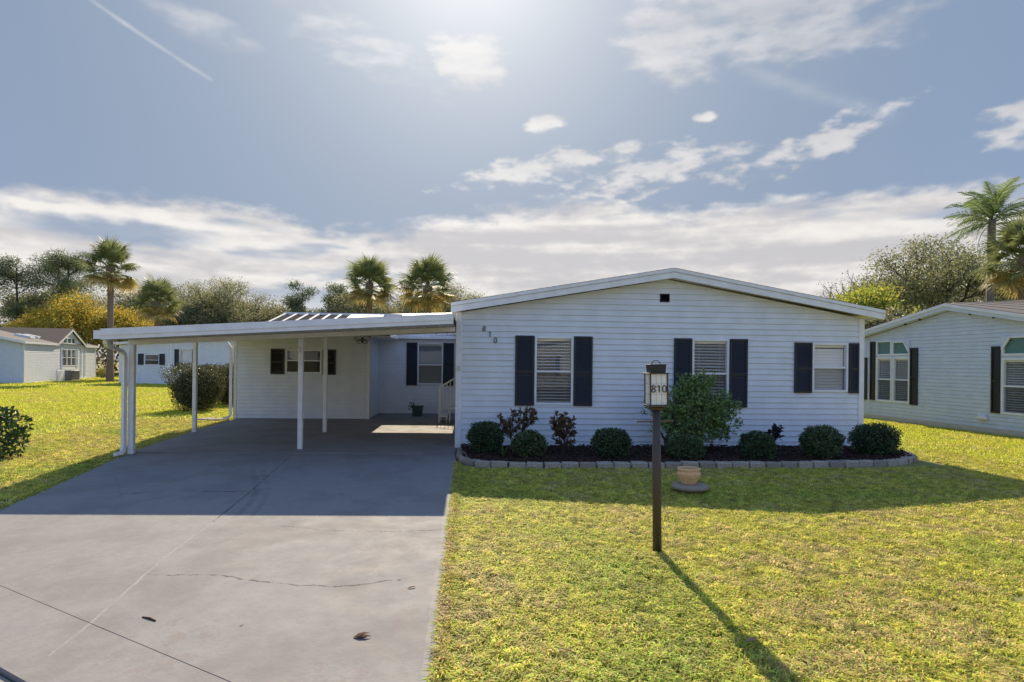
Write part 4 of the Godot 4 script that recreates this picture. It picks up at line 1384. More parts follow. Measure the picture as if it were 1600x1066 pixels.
	for s in fl:
		var lf := thing("fallen_leaf" if s[5] != 0 else "twig", s[4], "leaf" if s[5] != 0 else "twig", Vector3(s[0], 0.002 if s[0] < 0.04 else 0.01, s[1]), s[3])
		m = MB.new()
		m.k = leafcol(0.12, 0.055, 0.03) if s[5] != 3 else leafcol(0.34, 0.22, 0.14)
		var l: float = s[2]
		if s[5] == 0:
			m.tube([Vector3(-l, 0.002, 0), Vector3(0, 0.004, 0.006), Vector3(l, 0.002, 0)], [0.006, 0.008, 0.004], 5)
		else:
			for q in ([-0.12, 0.42] if s[5] == 2 else [0.0]):
				var d := Vector3(cos(q), 0, sin(q))
				var sd := Vector3(-d.z, 0, d.x) * l * 0.17
				for t in 3:
					var y0 := 0.008 * sin(t / 3.0 * 2.4) * l / 0.1
					var y1 := 0.008 * sin((t + 1) / 3.0 * 2.4) * l / 0.1
					var w0 := sin(PI * (t / 3.0 * 0.9 + 0.1))
					var w1 := sin(PI * ((t + 1) / 3.0 * 0.9 + 0.1))
					var p := d * l * (t / 3.0)
					var e := d * l * ((t + 1) / 3.0)
					m.quad(p + Vector3(0, y0, 0), p + sd * w0 + Vector3(0, y0 + 0.06 * l * w0, 0), e + sd * w1 + Vector3(0, y1 + 0.06 * l * w1, 0), e + Vector3(0, y1, 0))
					m.quad(p + Vector3(0, y0, 0), p - sd * w0 + Vector3(0, y0 + 0.06 * l * w0, 0), e - sd * w1 + Vector3(0, y1 + 0.06 * l * w1, 0), e + Vector3(0, y1, 0))
		part(lf, "blade" if s[5] != 0 else "stick", m.mesh(), lm)
	# clipped hedges in the left yard and the broad leaved bush by the drive
	var olive := [leafcol(0.11, 0.12, 0.045), leafcol(0.14, 0.145, 0.055), leafcol(0.07, 0.078, 0.033), leafcol(0.22, 0.20, 0.085)]
	for s in [[-9.28, -10.1, 1.0, 0.80, "clipped olive hedge ball on the lawn left of the carport", 121], [-9.3, -13.3, 0.9, 0.80, "clipped hedge ball partly hidden behind the carport downspout", 122]]:
		var o := thing("hedge_ball", s[4], "hedge", Vector3(s[0], -0.05, s[1]), 0.0, "clipped hedges in the left yard")
		part(o, "foliage", shrub_mesh(Vector3(s[2], s[3], s[2] * 0.9), 15000, s[5], 0.055, 0.036, olive, 4.6, 0.38), M.leaf_thick)
		part(o, "dark_core", core_mesh(Vector3(s[2] * 0.74, s[3] * 0.84, s[2] * 0.66), s[3]), M.shrub_core)
		part(o, "stems", stems(0.8, 0.4, 6, 0.02), M.bark)
	var bb := thing("broad_leaf_bush", "broad leaved green bush at the left lawn beside the driveway", "bush", Vector3(-7.98, -0.04, 1.3))
	rng.seed = 131
	m = MB.new()
	leaf_blob(m, Vector3(0, 0.46, 0), Vector3(0.36, 0.46, 0.36), 900, 0.10, 0.055, [leafcol(0.05, 0.10, 0.028), leafcol(0.035, 0.07, 0.022), leafcol(0.09, 0.14, 0.035)], 2.4, 0.45)
	part(bb, "foliage", m.mesh(), M.leaf_thick)
	part(bb, "stems", stems(0.5, 0.2, 5, 0.012), M.bark)

# ---------------------------------------------------------------- house to the right
func right_neighbour() -> void:
	var d := Vector3(0.0714, 0, 0.9974)
	var o := thing("house", "grey blue sided house with black shutters beyond the side lawn", "house")
	o.transform = Transform3D(Basis(d, Vector3.UP, Vector3(-d.z, 0, d.x)), Vector3(14.25, 0, -8.57))
	var id := Transform3D.IDENTITY
	var w1 := [0.70, 2.23, 0.60, 2.10]
	var t1 := [0.72, 1.40, 2.18, 2.64]
	var t2 := [1.46, 2.20, 2.18, 2.60]
	var w2 := [5.50, 7.0, 0.53, 2.04]
	var t3 := [5.53, 6.97, 2.13, 2.60]
	var holes := [w1, t1, t2, w2, t3]
	part(o, "wall", wall_core([[-4.0, 2.62], [-0.3, 2.72], [3.83, 3.46], [8.0, 2.62]], -0.1, holes), M.wall_core)
	var at := func(y: float) -> Vector2:
		var cut := maxf(0.0, (y - 2.70) / 0.184)
		return Vector2(-4.0 if y < 2.62 else -0.35 + cut, minf(8.0, 8.0 - maxf(0.0, (y - 2.60) / 0.205)))
	part(o, "siding", joined(siding_rows(at, 0.12, 3.46, 0.1085, holes)), M.grey_siding)
	var sk := MB.new()
	sk.box(Vector3(-4.0, -0.1, 0.0), Vector3(8.0, 0.118, 0.02))
	part(o, "base_trim", sk.mesh(), M.beige)
	var cb := MB.new()
	cb.cbox(Vector3(0.35, 0.1, 0.0), Vector3(0.40, 2.7, 0.03), 0.004)
	part(o, "corner_board", cb.mesh(), M.grey_siding)
	# windows: paired sashes below, clipped transoms above
	for r in [[0.70, 1.45, 0.60, 2.10], [1.48, 2.23, 0.60, 2.10], [5.50, 7.0, 0.53, 2.04]]:
		window(o, id, r, 0.5, "open", M.trim, 0.06)
	for r in [t1, t2, t3]:
		var t := node(o, "transom_window")
		part(t, "frame", framed(r[0] - 0.02, r[1] + 0.02, r[2] - 0.02, r[3] + 0.02, 0.05, -0.05, 0.034).mesh(), M.trim)
		var p := MB.new()
		p.quad(Vector3(r[0], r[2], -0.01), Vector3(r[0], r[3], -0.01), Vector3(r[1], r[3], -0.01), Vector3(r[1], r[2], -0.01))
		part(t, "pane", p.mesh(), M.glass_green)
		var s := MB.new()
		s.quad(Vector3(r[0], r[2], -0.085), Vector3(r[0], r[3], -0.085), Vector3(r[1], r[3], -0.085), Vector3(r[1], r[2], -0.085))
		part(t, "shade", s.mesh(), mat(0.30, 0.46, 0.44, 0.7))
		if r != t1:
			# the clipped corner: siding coloured wedge and a sloping frame bar
			var c := MB.new()
			var lx: float = r[0] - 0.03 if r == t3 else r[1] + 0.03
			var sx := 1.0 if r == t3 else -1.0
			var hi: float = r[3] + 0.03
			c.hexa([Vector3(lx, hi - 0.36, 0.03), Vector3(lx, hi - 0.36, 0.03), Vector3(lx, hi - 0.36, 0.044), Vector3(lx, hi - 0.36, 0.044), Vector3(lx, hi, 0.03), Vector3(lx + sx * 0.26, hi, 0.03), Vector3(lx + sx * 0.26, hi, 0.044), Vector3(lx, hi, 0.044)])
			part(t, "corner_wedge", c.mesh(), M.grey_siding)
			var b := MB.new()
			b.tube([Vector3(lx + sx * 0.02, hi - 0.37, 0.04), Vector3(lx + sx * 0.27, hi - 0.015, 0.04)], [0.028, 0.028], 4)
			part(t, "corner_bar", b.mesh(), M.trim)
	for s in [[0.02, 0.27, 0.61, 2.09], [0.42, 0.67, 0.62, 2.64], [2.26, 2.58, 0.57, 2.38], [5.20, 5.47, 0.54, 2.36]]:
		shutter(o, id, s, M.black, false)
	# small dryer vent low on the wall
	var v := MB.new()
	v.cbox(Vector3(4.82, 0.34, 0.02), Vector3(5.12, 0.43, 0.11), 0.01)
	v.cbox(Vector3(4.80, 0.43, 0.018), Vector3(5.06, 0.47, 0.07), 0.01)
	part(o, "wall_vent", v.mesh(), M.trim)
	# rake boards, soffit clips, roof
	var roof := node(o, "roof")
	for seg in [[Vector2(-0.6, 2.68), Vector2(3.83, 3.47)], [Vector2(3.83, 3.47), Vector2(8.1, 2.62)]]:
		for st in [[0.0, 0.11, 0.25], [0.105, 0.19, 0.28]]:
			var a: Vector2 = seg[0]
			var b: Vector2 = seg[1]
			var f := MB.new()
			f.hexa([Vector3(a.x, a.y + st[0], 0.03), Vector3(b.x, b.y + st[0], 0.03), Vector3(b.x, b.y + st[0], st[2]), Vector3(a.x, a.y + st[0], st[2]), Vector3(a.x, a.y + st[1], 0.03), Vector3(b.x, b.y + st[1], 0.03), Vector3(b.x, b.y + st[1], st[2]), Vector3(a.x, a.y + st[1], st[2])])
			part(roof, "rake_board", f.mesh(), M.grey_siding if st[0] == 0.0 else M.trim)
	for u in [2.15, 2.75, 4.6, 5.35]:
		var c := MB.new()
		var y: float = 2.68 + 0.178 * (u + 0.6) if u < 3.83 else 3.47 - 0.199 * (u - 3.83)
		c.cbox(Vector3(u - 0.025, y - 0.05, 0.10), Vector3(u + 0.025, y, 0.16), 0.006)
		part(roof, "soffit_clip", c.mesh(), M.black)
	var rf := MB.new()
	rf.quad(Vector3(-0.7, 2.87, 0.25), Vector3(3.83, 3.66, 0.25), Vector3(3.83, 3.66, -9.0), Vector3(-0.7, 2.87, -9.0))
	for k in 14:
		var a := k / 14.0
		var b := (k + 1) / 14.0
		var L := Vector3(3.83, 3.665, 0.26).lerp(Vector3(3.83, 3.92, -4.2), a)
		var R := Vector3(8.2, 2.79, 0.26).lerp(Vector3(12.0, 3.92, -4.2), a)
		var L2 := Vector3(3.83, 3.665, 0.26).lerp(Vector3(3.83, 3.92, -4.2), b)
		var R2 := Vector3(8.2, 2.79, 0.26).lerp(Vector3(12.0, 3.92, -4.2), b)
		rf.quad(L + Vector3(0, 0.014, 0), R + Vector3(0, 0.014, 0), R2, L2)
		rf.quad(L, R, R + Vector3(0, 0.014, 0), L + Vector3(0, 0.014, 0))
	rf.quad(Vector3(3.83, 3.92, -4.2), Vector3(12.0, 3.92, -4.2), Vector3(12, 2.8, -9), Vector3(3.83, 2.8, -9))
	part(roof, "shingle_slope", rf.mesh(), M.shingle)
	var bd := MB.new()
	bd.box(Vector3(-4.0, -0.1, -9.0), Vector3(8.0, 2.6, -8.9))
	bd.box(Vector3(7.9, -0.1, -8.9), Vector3(8.0, 2.6, -0.1))
	bd.box(Vector3(-4.0, -0.1, -8.9), Vector3(-3.9, 2.6, -0.1))
	part(o, "outer_wall", bd.mesh(), M.grey_siding)

# ---------------------------------------------------------------- houses to the left
func left_neighbours() -> void:
	# white house with a cross gable; its lit wall runs away from the viewer
	var d := Vector3(-0.242, 0, -0.970)
	var o := thing("house", "white house with steep front gable and tall triple window, far left", "house")
	o.set_meta("label", "white sunlit house with a steep cross gable over a triple window")
	var nrm := Vector3(0.970, 0, -0.242)
	# wall axes: u runs from the far end towards the viewer so that z points outward
	var L := 16.2
	o.transform = Transform3D(Basis(-d, Vector3.UP, nrm), Vector3(-30.4, 0, -33.5) + d * L)
	var id := Transform3D.IDENTITY
	var u := func(s: float) -> float: return L - s * 1.245
	var wins := []
	for k in 3:
		wins.append([u.call(8.5 - k * 0.85) + 0.02, u.call(8.5 - k * 0.85) + 1.04, 1.12, 2.52])
	var tr := []
	for k in 3:
		tr.append([u.call(8.35 - k * 0.78), u.call(8.35 - k * 0.78) + 0.80, 2.98, 3.42])
	var holes := wins + tr
	part(o, "wall", wall_core([[0.0, 2.84], [u.call(10.1), 2.9], [u.call(7.5), 4.05], [u.call(5.0), 2.9], [L, 2.84]], -0.1, holes), M.wall_core)
	var at := func(y: float) -> Vector2:
		if y < 2.86:
			return Vector2(0.0, L)
		var cut := (y - 2.86) / 1.19
		return Vector2(lerpf(u.call(10.1), u.call(7.5), cut), lerpf(u.call(5.0), u.call(7.5), cut))
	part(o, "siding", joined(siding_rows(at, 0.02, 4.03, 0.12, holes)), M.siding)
	for w in wins:
		window(o, id, w, 0.5, "open", null, 0.05)
	for t in tr:
		var tw := node(o, "transom_window")
		part(tw, "frame", framed(t[0] - 0.02, t[1] + 0.02, t[2] - 0.02, t[3] + 0.02, 0.05, -0.05, 0.034).mesh(), M.trim)
		var p := MB.new()
		p.quad(Vector3(t[0], t[2], -0.01), Vector3(t[0], t[3], -0.01), Vector3(t[1], t[3], -0.01), Vector3(t[1], t[2], -0.01))
		part(tw, "pane", p.mesh(), M.glass_green)
	shutter(o, id, [u.call(8.53) - 0.42, u.call(8.53) - 0.06, 1.0, 2.55], M.grey_siding, false)
	shutter(o, id, [u.call(6.0) + 0.06, u.call(6.0) + 0.42, 1.0, 2.55], M.grey_siding, false)
	# end wall facing the viewer, its shade put into a greyer siding
	var ex := Transform3D(Basis(Vector3.UP, PI / 2).inverse() * Basis.IDENTITY, Vector3.ZERO)
	ex = Transform3D(Basis(Vector3(0, 0, -1), Vector3.UP, Vector3(1, 0, 0)), Vector3(L, 0, 0))
	var eh := [[2.2, 3.4, 0.9, 2.3]]
	part(o, "wall", wall_core([[0.0, 2.84], [4.6, 3.75], [9.2, 2.84]], -0.1, eh), M.wall_core, ex)
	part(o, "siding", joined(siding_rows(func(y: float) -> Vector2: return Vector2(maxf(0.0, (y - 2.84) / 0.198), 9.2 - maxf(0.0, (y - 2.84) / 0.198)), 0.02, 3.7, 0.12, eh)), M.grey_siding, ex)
	window(o, ex, eh[0], 0.5, "half")
	shutter(o, ex, [1.75, 2.18, 0.9, 2.3], M.navy, false)
	var cb := MB.new()
	cb.cbox(Vector3(L - 0.14, 0, -0.02), Vector3(L + 0.03, 2.84, 0.03), 0.008)
	cb.cbox(Vector3(-0.02, 0, -0.02), Vector3(0.12, 2.84, 0.03), 0.008)
	part(o, "corner_board", cb.mesh(), M.trim)
	var roof := node(o, "roof")
	var rf := MB.new()
	rf.quad(Vector3(-0.3, 2.94, 0.18), Vector3(L + 0.35, 2.94, 0.18), Vector3(L + 0.35, 3.95, -4.6), Vector3(-0.3, 3.95, -4.6))
	rf.quad(Vector3(-0.3, 3.95, -4.6), Vector3(L + 0.35, 3.95, -4.6), Vector3(L + 0.35, 2.94, -9.5), Vector3(-0.3, 2.94, -9.5))
	part(roof, "shingle_slope", rf.mesh(), M.shingle)
	var gf := MB.new()
	for s in [[u.call(10.35), 1.0], [u.call(4.75), -1.0]]:
		gf.quad(Vector3(s[0], 2.95, 0.22), Vector3(u.call(7.5), 4.24, 0.22), Vector3(u.call(7.5), 4.24, -6.0), Vector3(s[0], 2.95, -3.0))
	part(roof, "gable_slope", gf.mesh(), M.shingle_dark)
	for s in [u.call(10.35), u.call(4.75)]:
		var f := MB.new()
		var a := Vector3(s, 2.94, 0.20)
		var b := Vector3(u.call(7.5), 4.23, 0.20)
		if a.x > b.x:
			var t := a
			a = b
			b = t
		var dn := Vector3(0, -0.2, 0)
		var z := Vector3(0, 0, -0.06)
		f.hexa([a + dn + z, b + dn + z, b + dn, a + dn, a + z, b + z, b, a])
		part(roof, "rake_board", f.mesh(), M.trim)
	for s in [[-0.3, u.call(10.3)], [u.call(4.8), L + 0.35]]:
		var f := MB.new()
		f.box(Vector3(s[0], 2.76, 0.12), Vector3(s[1], 2.93, 0.19))
		part(roof, "eave_board", f.mesh(), M.trim)
	var ef := MB.new()
	ef.hexa([Vector3(L + 0.3, 3.76, -4.6), Vector3(L + 0.38, 3.76, -4.6), Vector3(L + 0.38, 2.75, 0.18), Vector3(L + 0.3, 2.75, 0.18), Vector3(L + 0.3, 3.96, -4.6), Vector3(L + 0.38, 3.96, -4.6), Vector3(L + 0.38, 2.95, 0.2), Vector3(L + 0.3, 2.95, 0.2)])
	part(roof, "rake_board", ef.mesh(), M.trim)
	for s in [[11.0, -1.6], [8.6, -1.9]]:
		var k := MB.new()
		var y: float = 2.94 - 0.204 * (s[1] - 0.35)
		k.hexa([Vector3(s[0], y - 0.05, s[1] - 0.5), Vector3(s[0] + 0.9, y - 0.05, s[1] - 0.5), Vector3(s[0] + 0.9, y - 0.1, s[1] + 0.5), Vector3(s[0], y - 0.1, s[1] + 0.5), Vector3(s[0], y + 0.26, s[1] - 0.5), Vector3(s[0] + 0.9, y + 0.26, s[1] - 0.5), Vector3(s[0] + 0.9, y + 0.06, s[1] + 0.5), Vector3(s[0], y + 0.06, s[1] + 0.5)])
		part(roof, "skylight", k.mesh(), M.trim)
	# downspouts on the lit wall
	for s in [9.6, 10.4]:
		var ds := MB.new()
		ds.tube([Vector3(u.call(s), 2.7, 0.06), Vector3(u.call(s), 0.25, 0.06)], [0.04, 0.04], 4)
		part(o, "downspout", ds.mesh(), M.trim)
	# air conditioner and its screen
	var base := o.transform
	var ac := thing("air_conditioner", "grey air conditioning unit standing against the white sunlit house", "air conditioner")
	ac.transform = base * Transform3D(Basis.IDENTITY, Vector3(u.call(5.4), 0, 0.75))
	var m := MB.new()
	m.cbox(Vector3(-0.95, 0.06, -0.4), Vector3(0.95, 0.82, 0.4), 0.03)
	part(ac, "cabinet", m.mesh(), M.unit)
	m = MB.new()
	m.box(Vector3(-1.0, -0.03, -0.45), Vector3(1.0, 0.058, 0.45))
	part(ac, "pad", m.mesh(), M.block)
	m = MB.new()
	for k in 9:
		m.box(Vector3(-0.9, 0.14 + k * 0.07, 0.401), Vector3(0.9, 0.165 + k * 0.07, 0.412))
	part(ac, "grille", m.mesh(), M.black)
	var sc := thing("utility_screen", "white low panel screen beside the air conditioning unit", "screen")
	sc.transform = base * Transform3D(Basis.IDENTITY, Vector3(u.call(3.6), 0, 0.8))
	m = MB.new()
	m.cbox(Vector3(-0.7, 0.0, -0.03), Vector3(0.7, 0.82, 0.03), 0.01)
	part(sc, "panel", m.mesh(), M.trim)
	m = MB.new()
	m.cbox(Vector3(-0.78, -0.03, -0.05), Vector3(-0.70, 0.86, 0.05), 0.01)
	m.cbox(Vector3(0.70, -0.03, -0.05), Vector3(0.78, 0.86, 0.05), 0.01)
	part(sc, "post", m.mesh(), M.trim)
	var fp := thing("potted_shrub", "small flowering shrub in a pot at the corner of the white sunlit house", "plant")
	fp.transform = base * Transform3D(Basis.IDENTITY, Vector3(u.call(12.3), -0.04, 0.9))
	m = MB.new()
	m.lathe([Vector2(0, 0), Vector2(0.22, 0), Vector2(0.3, 0.35), Vector2(0.32, 0.38), Vector2(0.27, 0.38), Vector2(0.0, 0.32)], 14)
	part(fp, "pot", m.mesh(true), M.block_dark)
	rng.seed = 71
	m = MB.new()
	leaf_blob(m, Vector3(0.1, 0.62, 0.0), Vector3(0.5, 0.36, 0.5), 500, 0.12, 0.07, [leafcol(0.10, 0.14, 0.04), leafcol(0.30, 0.20, 0.04), leafcol(0.07, 0.10, 0.03)], 2.0, 0.2)
	part(fp, "foliage", m.mesh(), M.leaf)
	# shaded house straight behind the left lawn
	var q := thing("house", "white house in shade with a small shuttered window behind the hedges", "house")
	var e := (Vector3(-16.31, 0, -33.15) - Vector3(-24.83, 0, -35.06)).normalized()
	q.transform = Transform3D(Basis(e, Vector3.UP, Vector3(-e.z, 0, e.x)), Vector3(-24.83, 0, -35.06))
	var a1 := [2.0, 3.17, 1.36, 2.12]
	var a2 := [4.78, 5.72, 0.95, 2.54]
	part(q, "wall", wall_core([[0.0, 2.80], [4.1, 3.04], [4.12, 3.2], [16.0, 3.2]], -0.1, [a1, a2]), M.wall_core)
	part(q, "siding", joined(siding_rows(func(y: float) -> Vector2: return Vector2(0.0 if y < 2.82 else minf(4.1, (y - 2.82) / 0.058), 16.0), 0.02, 3.2, 0.12, [a1, a2])), M.siding)
	window(q, id, a1, 0.45, "none")
	window(q, id, a2, 0.38, "closed")
	for s in [[1.5, 1.94, 1.36, 2.16], [3.2, 3.62, 1.36, 2.16], [4.38, 4.72, 1.0, 2.5], [5.76, 6.06, 1.0, 2.5]]:
		shutter(q, id, s, M.navy, false)
	m = MB.new()
	m.cbox(Vector3(-0.03, 0, -0.05), Vector3(0.13, 2.8, 0.03), 0.008)
	m.cbox(Vector3(4.02, 0, 0.0), Vector3(4.18, 3.0, 0.035), 0.008)
	part(q, "corner_board", m.mesh(), M.trim)
	m = MB.new()
	m.cbox(Vector3(6.55, 1.0, 0.02), Vector3(7.15, 1.42, 0.16), 0.02)
	part(q, "meter_box", m.mesh(), M.unit)
	var qr := node(q, "roof")
	m = MB.new()
	m.hexa([Vector3(-0.3, 2.80, -9.0), Vector3(4.3, 3.06, -9.0), Vector3(4.3, 3.06, 0.25), Vector3(-0.3, 2.80, 0.25), Vector3(-0.3, 2.97, -9.0), Vector3(4.3, 3.22, -9.0), Vector3(4.3, 3.22, 0.25), Vector3(-0.3, 2.97, 0.25)])
	part(qr, "roof_sheet", m.mesh(), M.metal_white)
	m = MB.new()
	m.hexa([Vector3(4.0, 4.2, -5.0), Vector3(16.4, 4.2, -5.0), Vector3(16.4, 3.2, 0.3), Vector3(4.0, 3.2, 0.3), Vector3(4.0, 4.35, -5.0), Vector3(16.4, 4.35, -5.0), Vector3(16.4, 3.35, 0.3), Vector3(4.0, 3.35, 0.3)])
	part(qr, "shingle_slope", m.mesh(), M.shingle)
	m = MB.new()
	m.box(Vector3(0.0, -0.1, -9.0), Vector3(16.0, 2.78, -8.9))
	m.box(Vector3(0.0, -0.1, -8.9), Vector3(0.1, 2.78, -0.1))
	m.box(Vector3(15.9, -0.1, -8.9), Vector3(16.0, 2.78, -0.1))
	part(q, "outer_wall", m.mesh(), M.siding)

# ---------------------------------------------------------------- trees
func grow(w: MB, p: Vector3, d: Vector3, l: float, r: float, depth: int, tips: Array, spread: float, lift: float) -> void:
	var q := p + d * l * 0.5 + rvec() * l * 0.06
	var e := p + d * l + rvec() * l * 0.05
	w.tube([p, q, e], [r, r * 0.85, r * 0.68], 6 if depth > 2 else 4, false)
	if depth <= 1:
		tips.append(e)
		tips.append(q)
	if depth == 0:
		return
	var n := 3 if depth > 2 else rng.randi_range(2, 3)
	var a0 := rng.randf() * TAU
	var side := d.cross(Vector3.UP if absf(d.y) < 0.95 else Vector3.RIGHT).normalized()
	for i in n:
		var ax := side.rotated(d, a0 + TAU * i / n)
		var nd := (d + ax * spread * rng.randf_range(0.6, 1.2) + Vector3(0, lift, 0)).normalized()
		grow(w, e if i < 2 else q, nd, l * rng.randf_range(0.68, 0.86), r * 0.62, depth - 1, tips, spread, lift)

# makes a tree standing at the origin, about h high; returns its node
func tree(called: String, label: String, at: Vector3, h: float, kind: String, s: int, group := "") -> void:
	rng.seed = s
	var o := thing(called, label, "tree", at, 0.0, group)
	var w := MB.new()
	var m := MB.new()
	var tips := []
	match kind:
		"oak":
			grow(w, Vector3(0, -0.2, 0), Vector3(rng.randf_range(-0.1, 0.1), 1, 0).normalized(), h * 0.26, h * 0.026, 5, tips, 0.72, 0.06)
		"pine":
			var top := Vector3(rng.randf_range(-0.4, 0.4), h * 0.97, 0)
			w.tube([Vector3(0, -0.2, 0), Vector3(0.1, h * 0.5, 0), top], [h * 0.016, h * 0.012, h * 0.004], 7)
			for i in 26:
				var y := rng.randf_range(0.42, 1.0)
				var a := rng.randf() * TAU
				var l := h * 0.24 * (1.15 - absf(y - 0.62) * 1.5) * rng.randf_range(0.5, 1.0)
				var b := Vector3(0.1 + top.x * maxf(0.0, y - 0.5), h * y, 0)
				var e := b + Vector3(cos(a) * l, h * 0.035 + l * 0.2, sin(a) * l)
				w.tube([b, b.lerp(e, 0.5) + Vector3(0, -0.05, 0), e], [h * 0.0045, h * 0.003, h * 0.0015], 4, false)
				for k in 5:
					tips.append(b.lerp(e, rng.randf_range(0.45, 1.05)) + rvec() * h * 0.02)
		"sparse", "bare":
			grow(w, Vector3(0, -0.2, 0), Vector3(rng.randf_range(-0.2, 0.2), 1, 0).normalized(), h * 0.27, h * 0.022, 5, tips, 0.66, 0.08)
		"bush":
			grow(w, Vector3(0, -0.2, 0), Vector3.UP, h * 0.2, h * 0.02, 5, tips, 0.85, 0.1)
	# scale the skeleton to the height wanted
	var hi := 0.1
	for t in tips:
		hi = maxf(hi, t.y)
	var f := (h - h * 0.04) / hi
	for i in w.v.size():
		w.v[i] *= f
	var look: Dictionary = {
		"oak": {"n": 30, "r": 0.09, "l": 0.26, "w": 0.15, "c": [leafcol(0.15, 0.15, 0.075), leafcol(0.11, 0.115, 0.06), leafcol(0.21, 0.19, 0.10), leafcol(0.09, 0.095, 0.05)]},
		"pine": {"n": 74, "r": 0.062, "l": 0.30, "w": 0.08, "c": [leafcol(0.085, 0.11, 0.055), leafcol(0.065, 0.082, 0.045), leafcol(0.11, 0.13, 0.065)]},
		"sparse": {"n": 52, "r": 0.072, "l": 0.18, "w": 0.10, "c": [leafcol(0.15, 0.16, 0.075), leafcol(0.10, 0.11, 0.055), leafcol(0.22, 0.21, 0.11)]},
		"bare": {"n": 5, "r": 0.05, "l": 0.15, "w": 0.07, "c": [leafcol(0.10, 0.09, 0.055), leafcol(0.07, 0.06, 0.04)]},
		"bush": {"n": 34, "r": 0.10, "l": 0.24, "w": 0.13, "c": [leafcol(0.22, 0.24, 0.04), leafcol(0.15, 0.18, 0.03), leafcol(0.28, 0.27, 0.05)]},
	}[kind]
	if called == "yellow_flowering_tree":
		look.c = [leafcol(0.36, 0.25, 0.035), leafcol(0.28, 0.22, 0.035), leafcol(0.16, 0.18, 0.035), leafcol(0.40, 0.27, 0.045)]
	for t in tips:
		var c: Vector3 = t * f
		for k in int(look.n):
			var p: Vector3 = c + rvec() * Vector3(1.2, 0.8, 1.2) * h * look.r * pow(rng.randf(), 0.5)
			var dir := (p - c + rvec() * 0.6).normalized()
			var nn := (rvec() + Vector3(0, 0.6, 0)).normalized()
			nn = (nn - dir * nn.dot(dir)).normalized()
			m.k = look.c[rng.randi() % look.c.size()] * rng.randf_range(0.7, 1.3)
			m.leaf(p, dir, nn, look.l * rng.randf_range(0.6, 1.3), look.w)
	part(o, "trunk", w.mesh(), M.bark_grey if kind == "bare" else M.bark)
	part(o, "crown", m.mesh(), M.leaf)

func fan_frond(s: int, dead: bool) -> ArrayMesh:
	# a palm fan: stalk along +z, arching, then a costa with blades on both sides
	rng.seed = s
	var m := MB.new()
	var g := leafcol(0.125, 0.145, 0.06) if not dead else leafcol(0.22, 0.175, 0.055)
	m.k = g * 1.1
	var L := 0.95
	m.tube([Vector3.ZERO, Vector3(0, 0.06, L * 0.5), Vector3(0, 0.02, L)], [0.03, 0.022, 0.016], 4, false)
	for i in 30:
		var t := i / 29.0 * 2.0 - 1.0
		var a := t * 2.0
		var dir := Vector3(sin(a), 0.10 * cos(a * 1.5), cos(a)).normalized()
		var l := (1.05 - 0.28 * absf(t)) * rng.randf_range(0.85, 1.08)
		var b := Vector3(0, 0.02, L + 0.10 * cos(a * 0.5))
		var side := dir.cross(Vector3.UP).normalized() * 0.034
		var p1 := b + dir * l * 0.55 + Vector3(0, 0.02, 0)
		var p2 := b + dir * l + Vector3(0, -0.16 - 0.12 * rng.randf(), 0)
		m.k = g * rng.randf_range(0.65, 1.35)
		m.quad(b - side * 0.5, b + side * 0.5, p1 + side + Vector3(0, 0.015, 0), p1 - side)
		m.tri(p1 - side, p1 + side, p2)
	return m.mesh()

func feather_frond(s: int) -> ArrayMesh:
	rng.seed = s
	var m := MB.new()
	var g := leafcol(0.11, 0.15, 0.06)
	var pts := []
	var rad := []
	for k in 9:
		var t := k / 8.0
		pts.append(Vector3(0, 0.9 * t - 1.5 * t * t, 2.7 * t - 0.35 * t * t))
		rad.append(0.03 * (1.0 - t * 0.85))
	m.k = leafcol(0.12, 0.13, 0.05)
	m.tube(pts, rad, 4, false)
	for k in 44:
		var t := 0.12 + 0.88 * k / 43.0
		var p := Vector3(0, 0.9 * t - 1.5 * t * t, 2.7 * t - 0.35 * t * t)
		for sx in [-1.0, 1.0]:
			var l: float = 0.72 * sin(PI * (0.15 + 0.8 * t)) * rng.randf_range(0.8, 1.1)
			var dir := Vector3(sx, rng.randf_range(-0.2, 0.35), 0.55).normalized()
			var e := p + dir * l * 0.55
			var f := p + dir * l + Vector3(0, -0.30 * l, 0)
			var side := Vector3(0, 0.25, 1).normalized() * 0.018
			m.k = g * rng.randf_range(0.6, 1.4)
			m.quad(p - side, p + side, e + side, e - side)
			m.tri(e - side, e + side, f)
	return m.mesh()

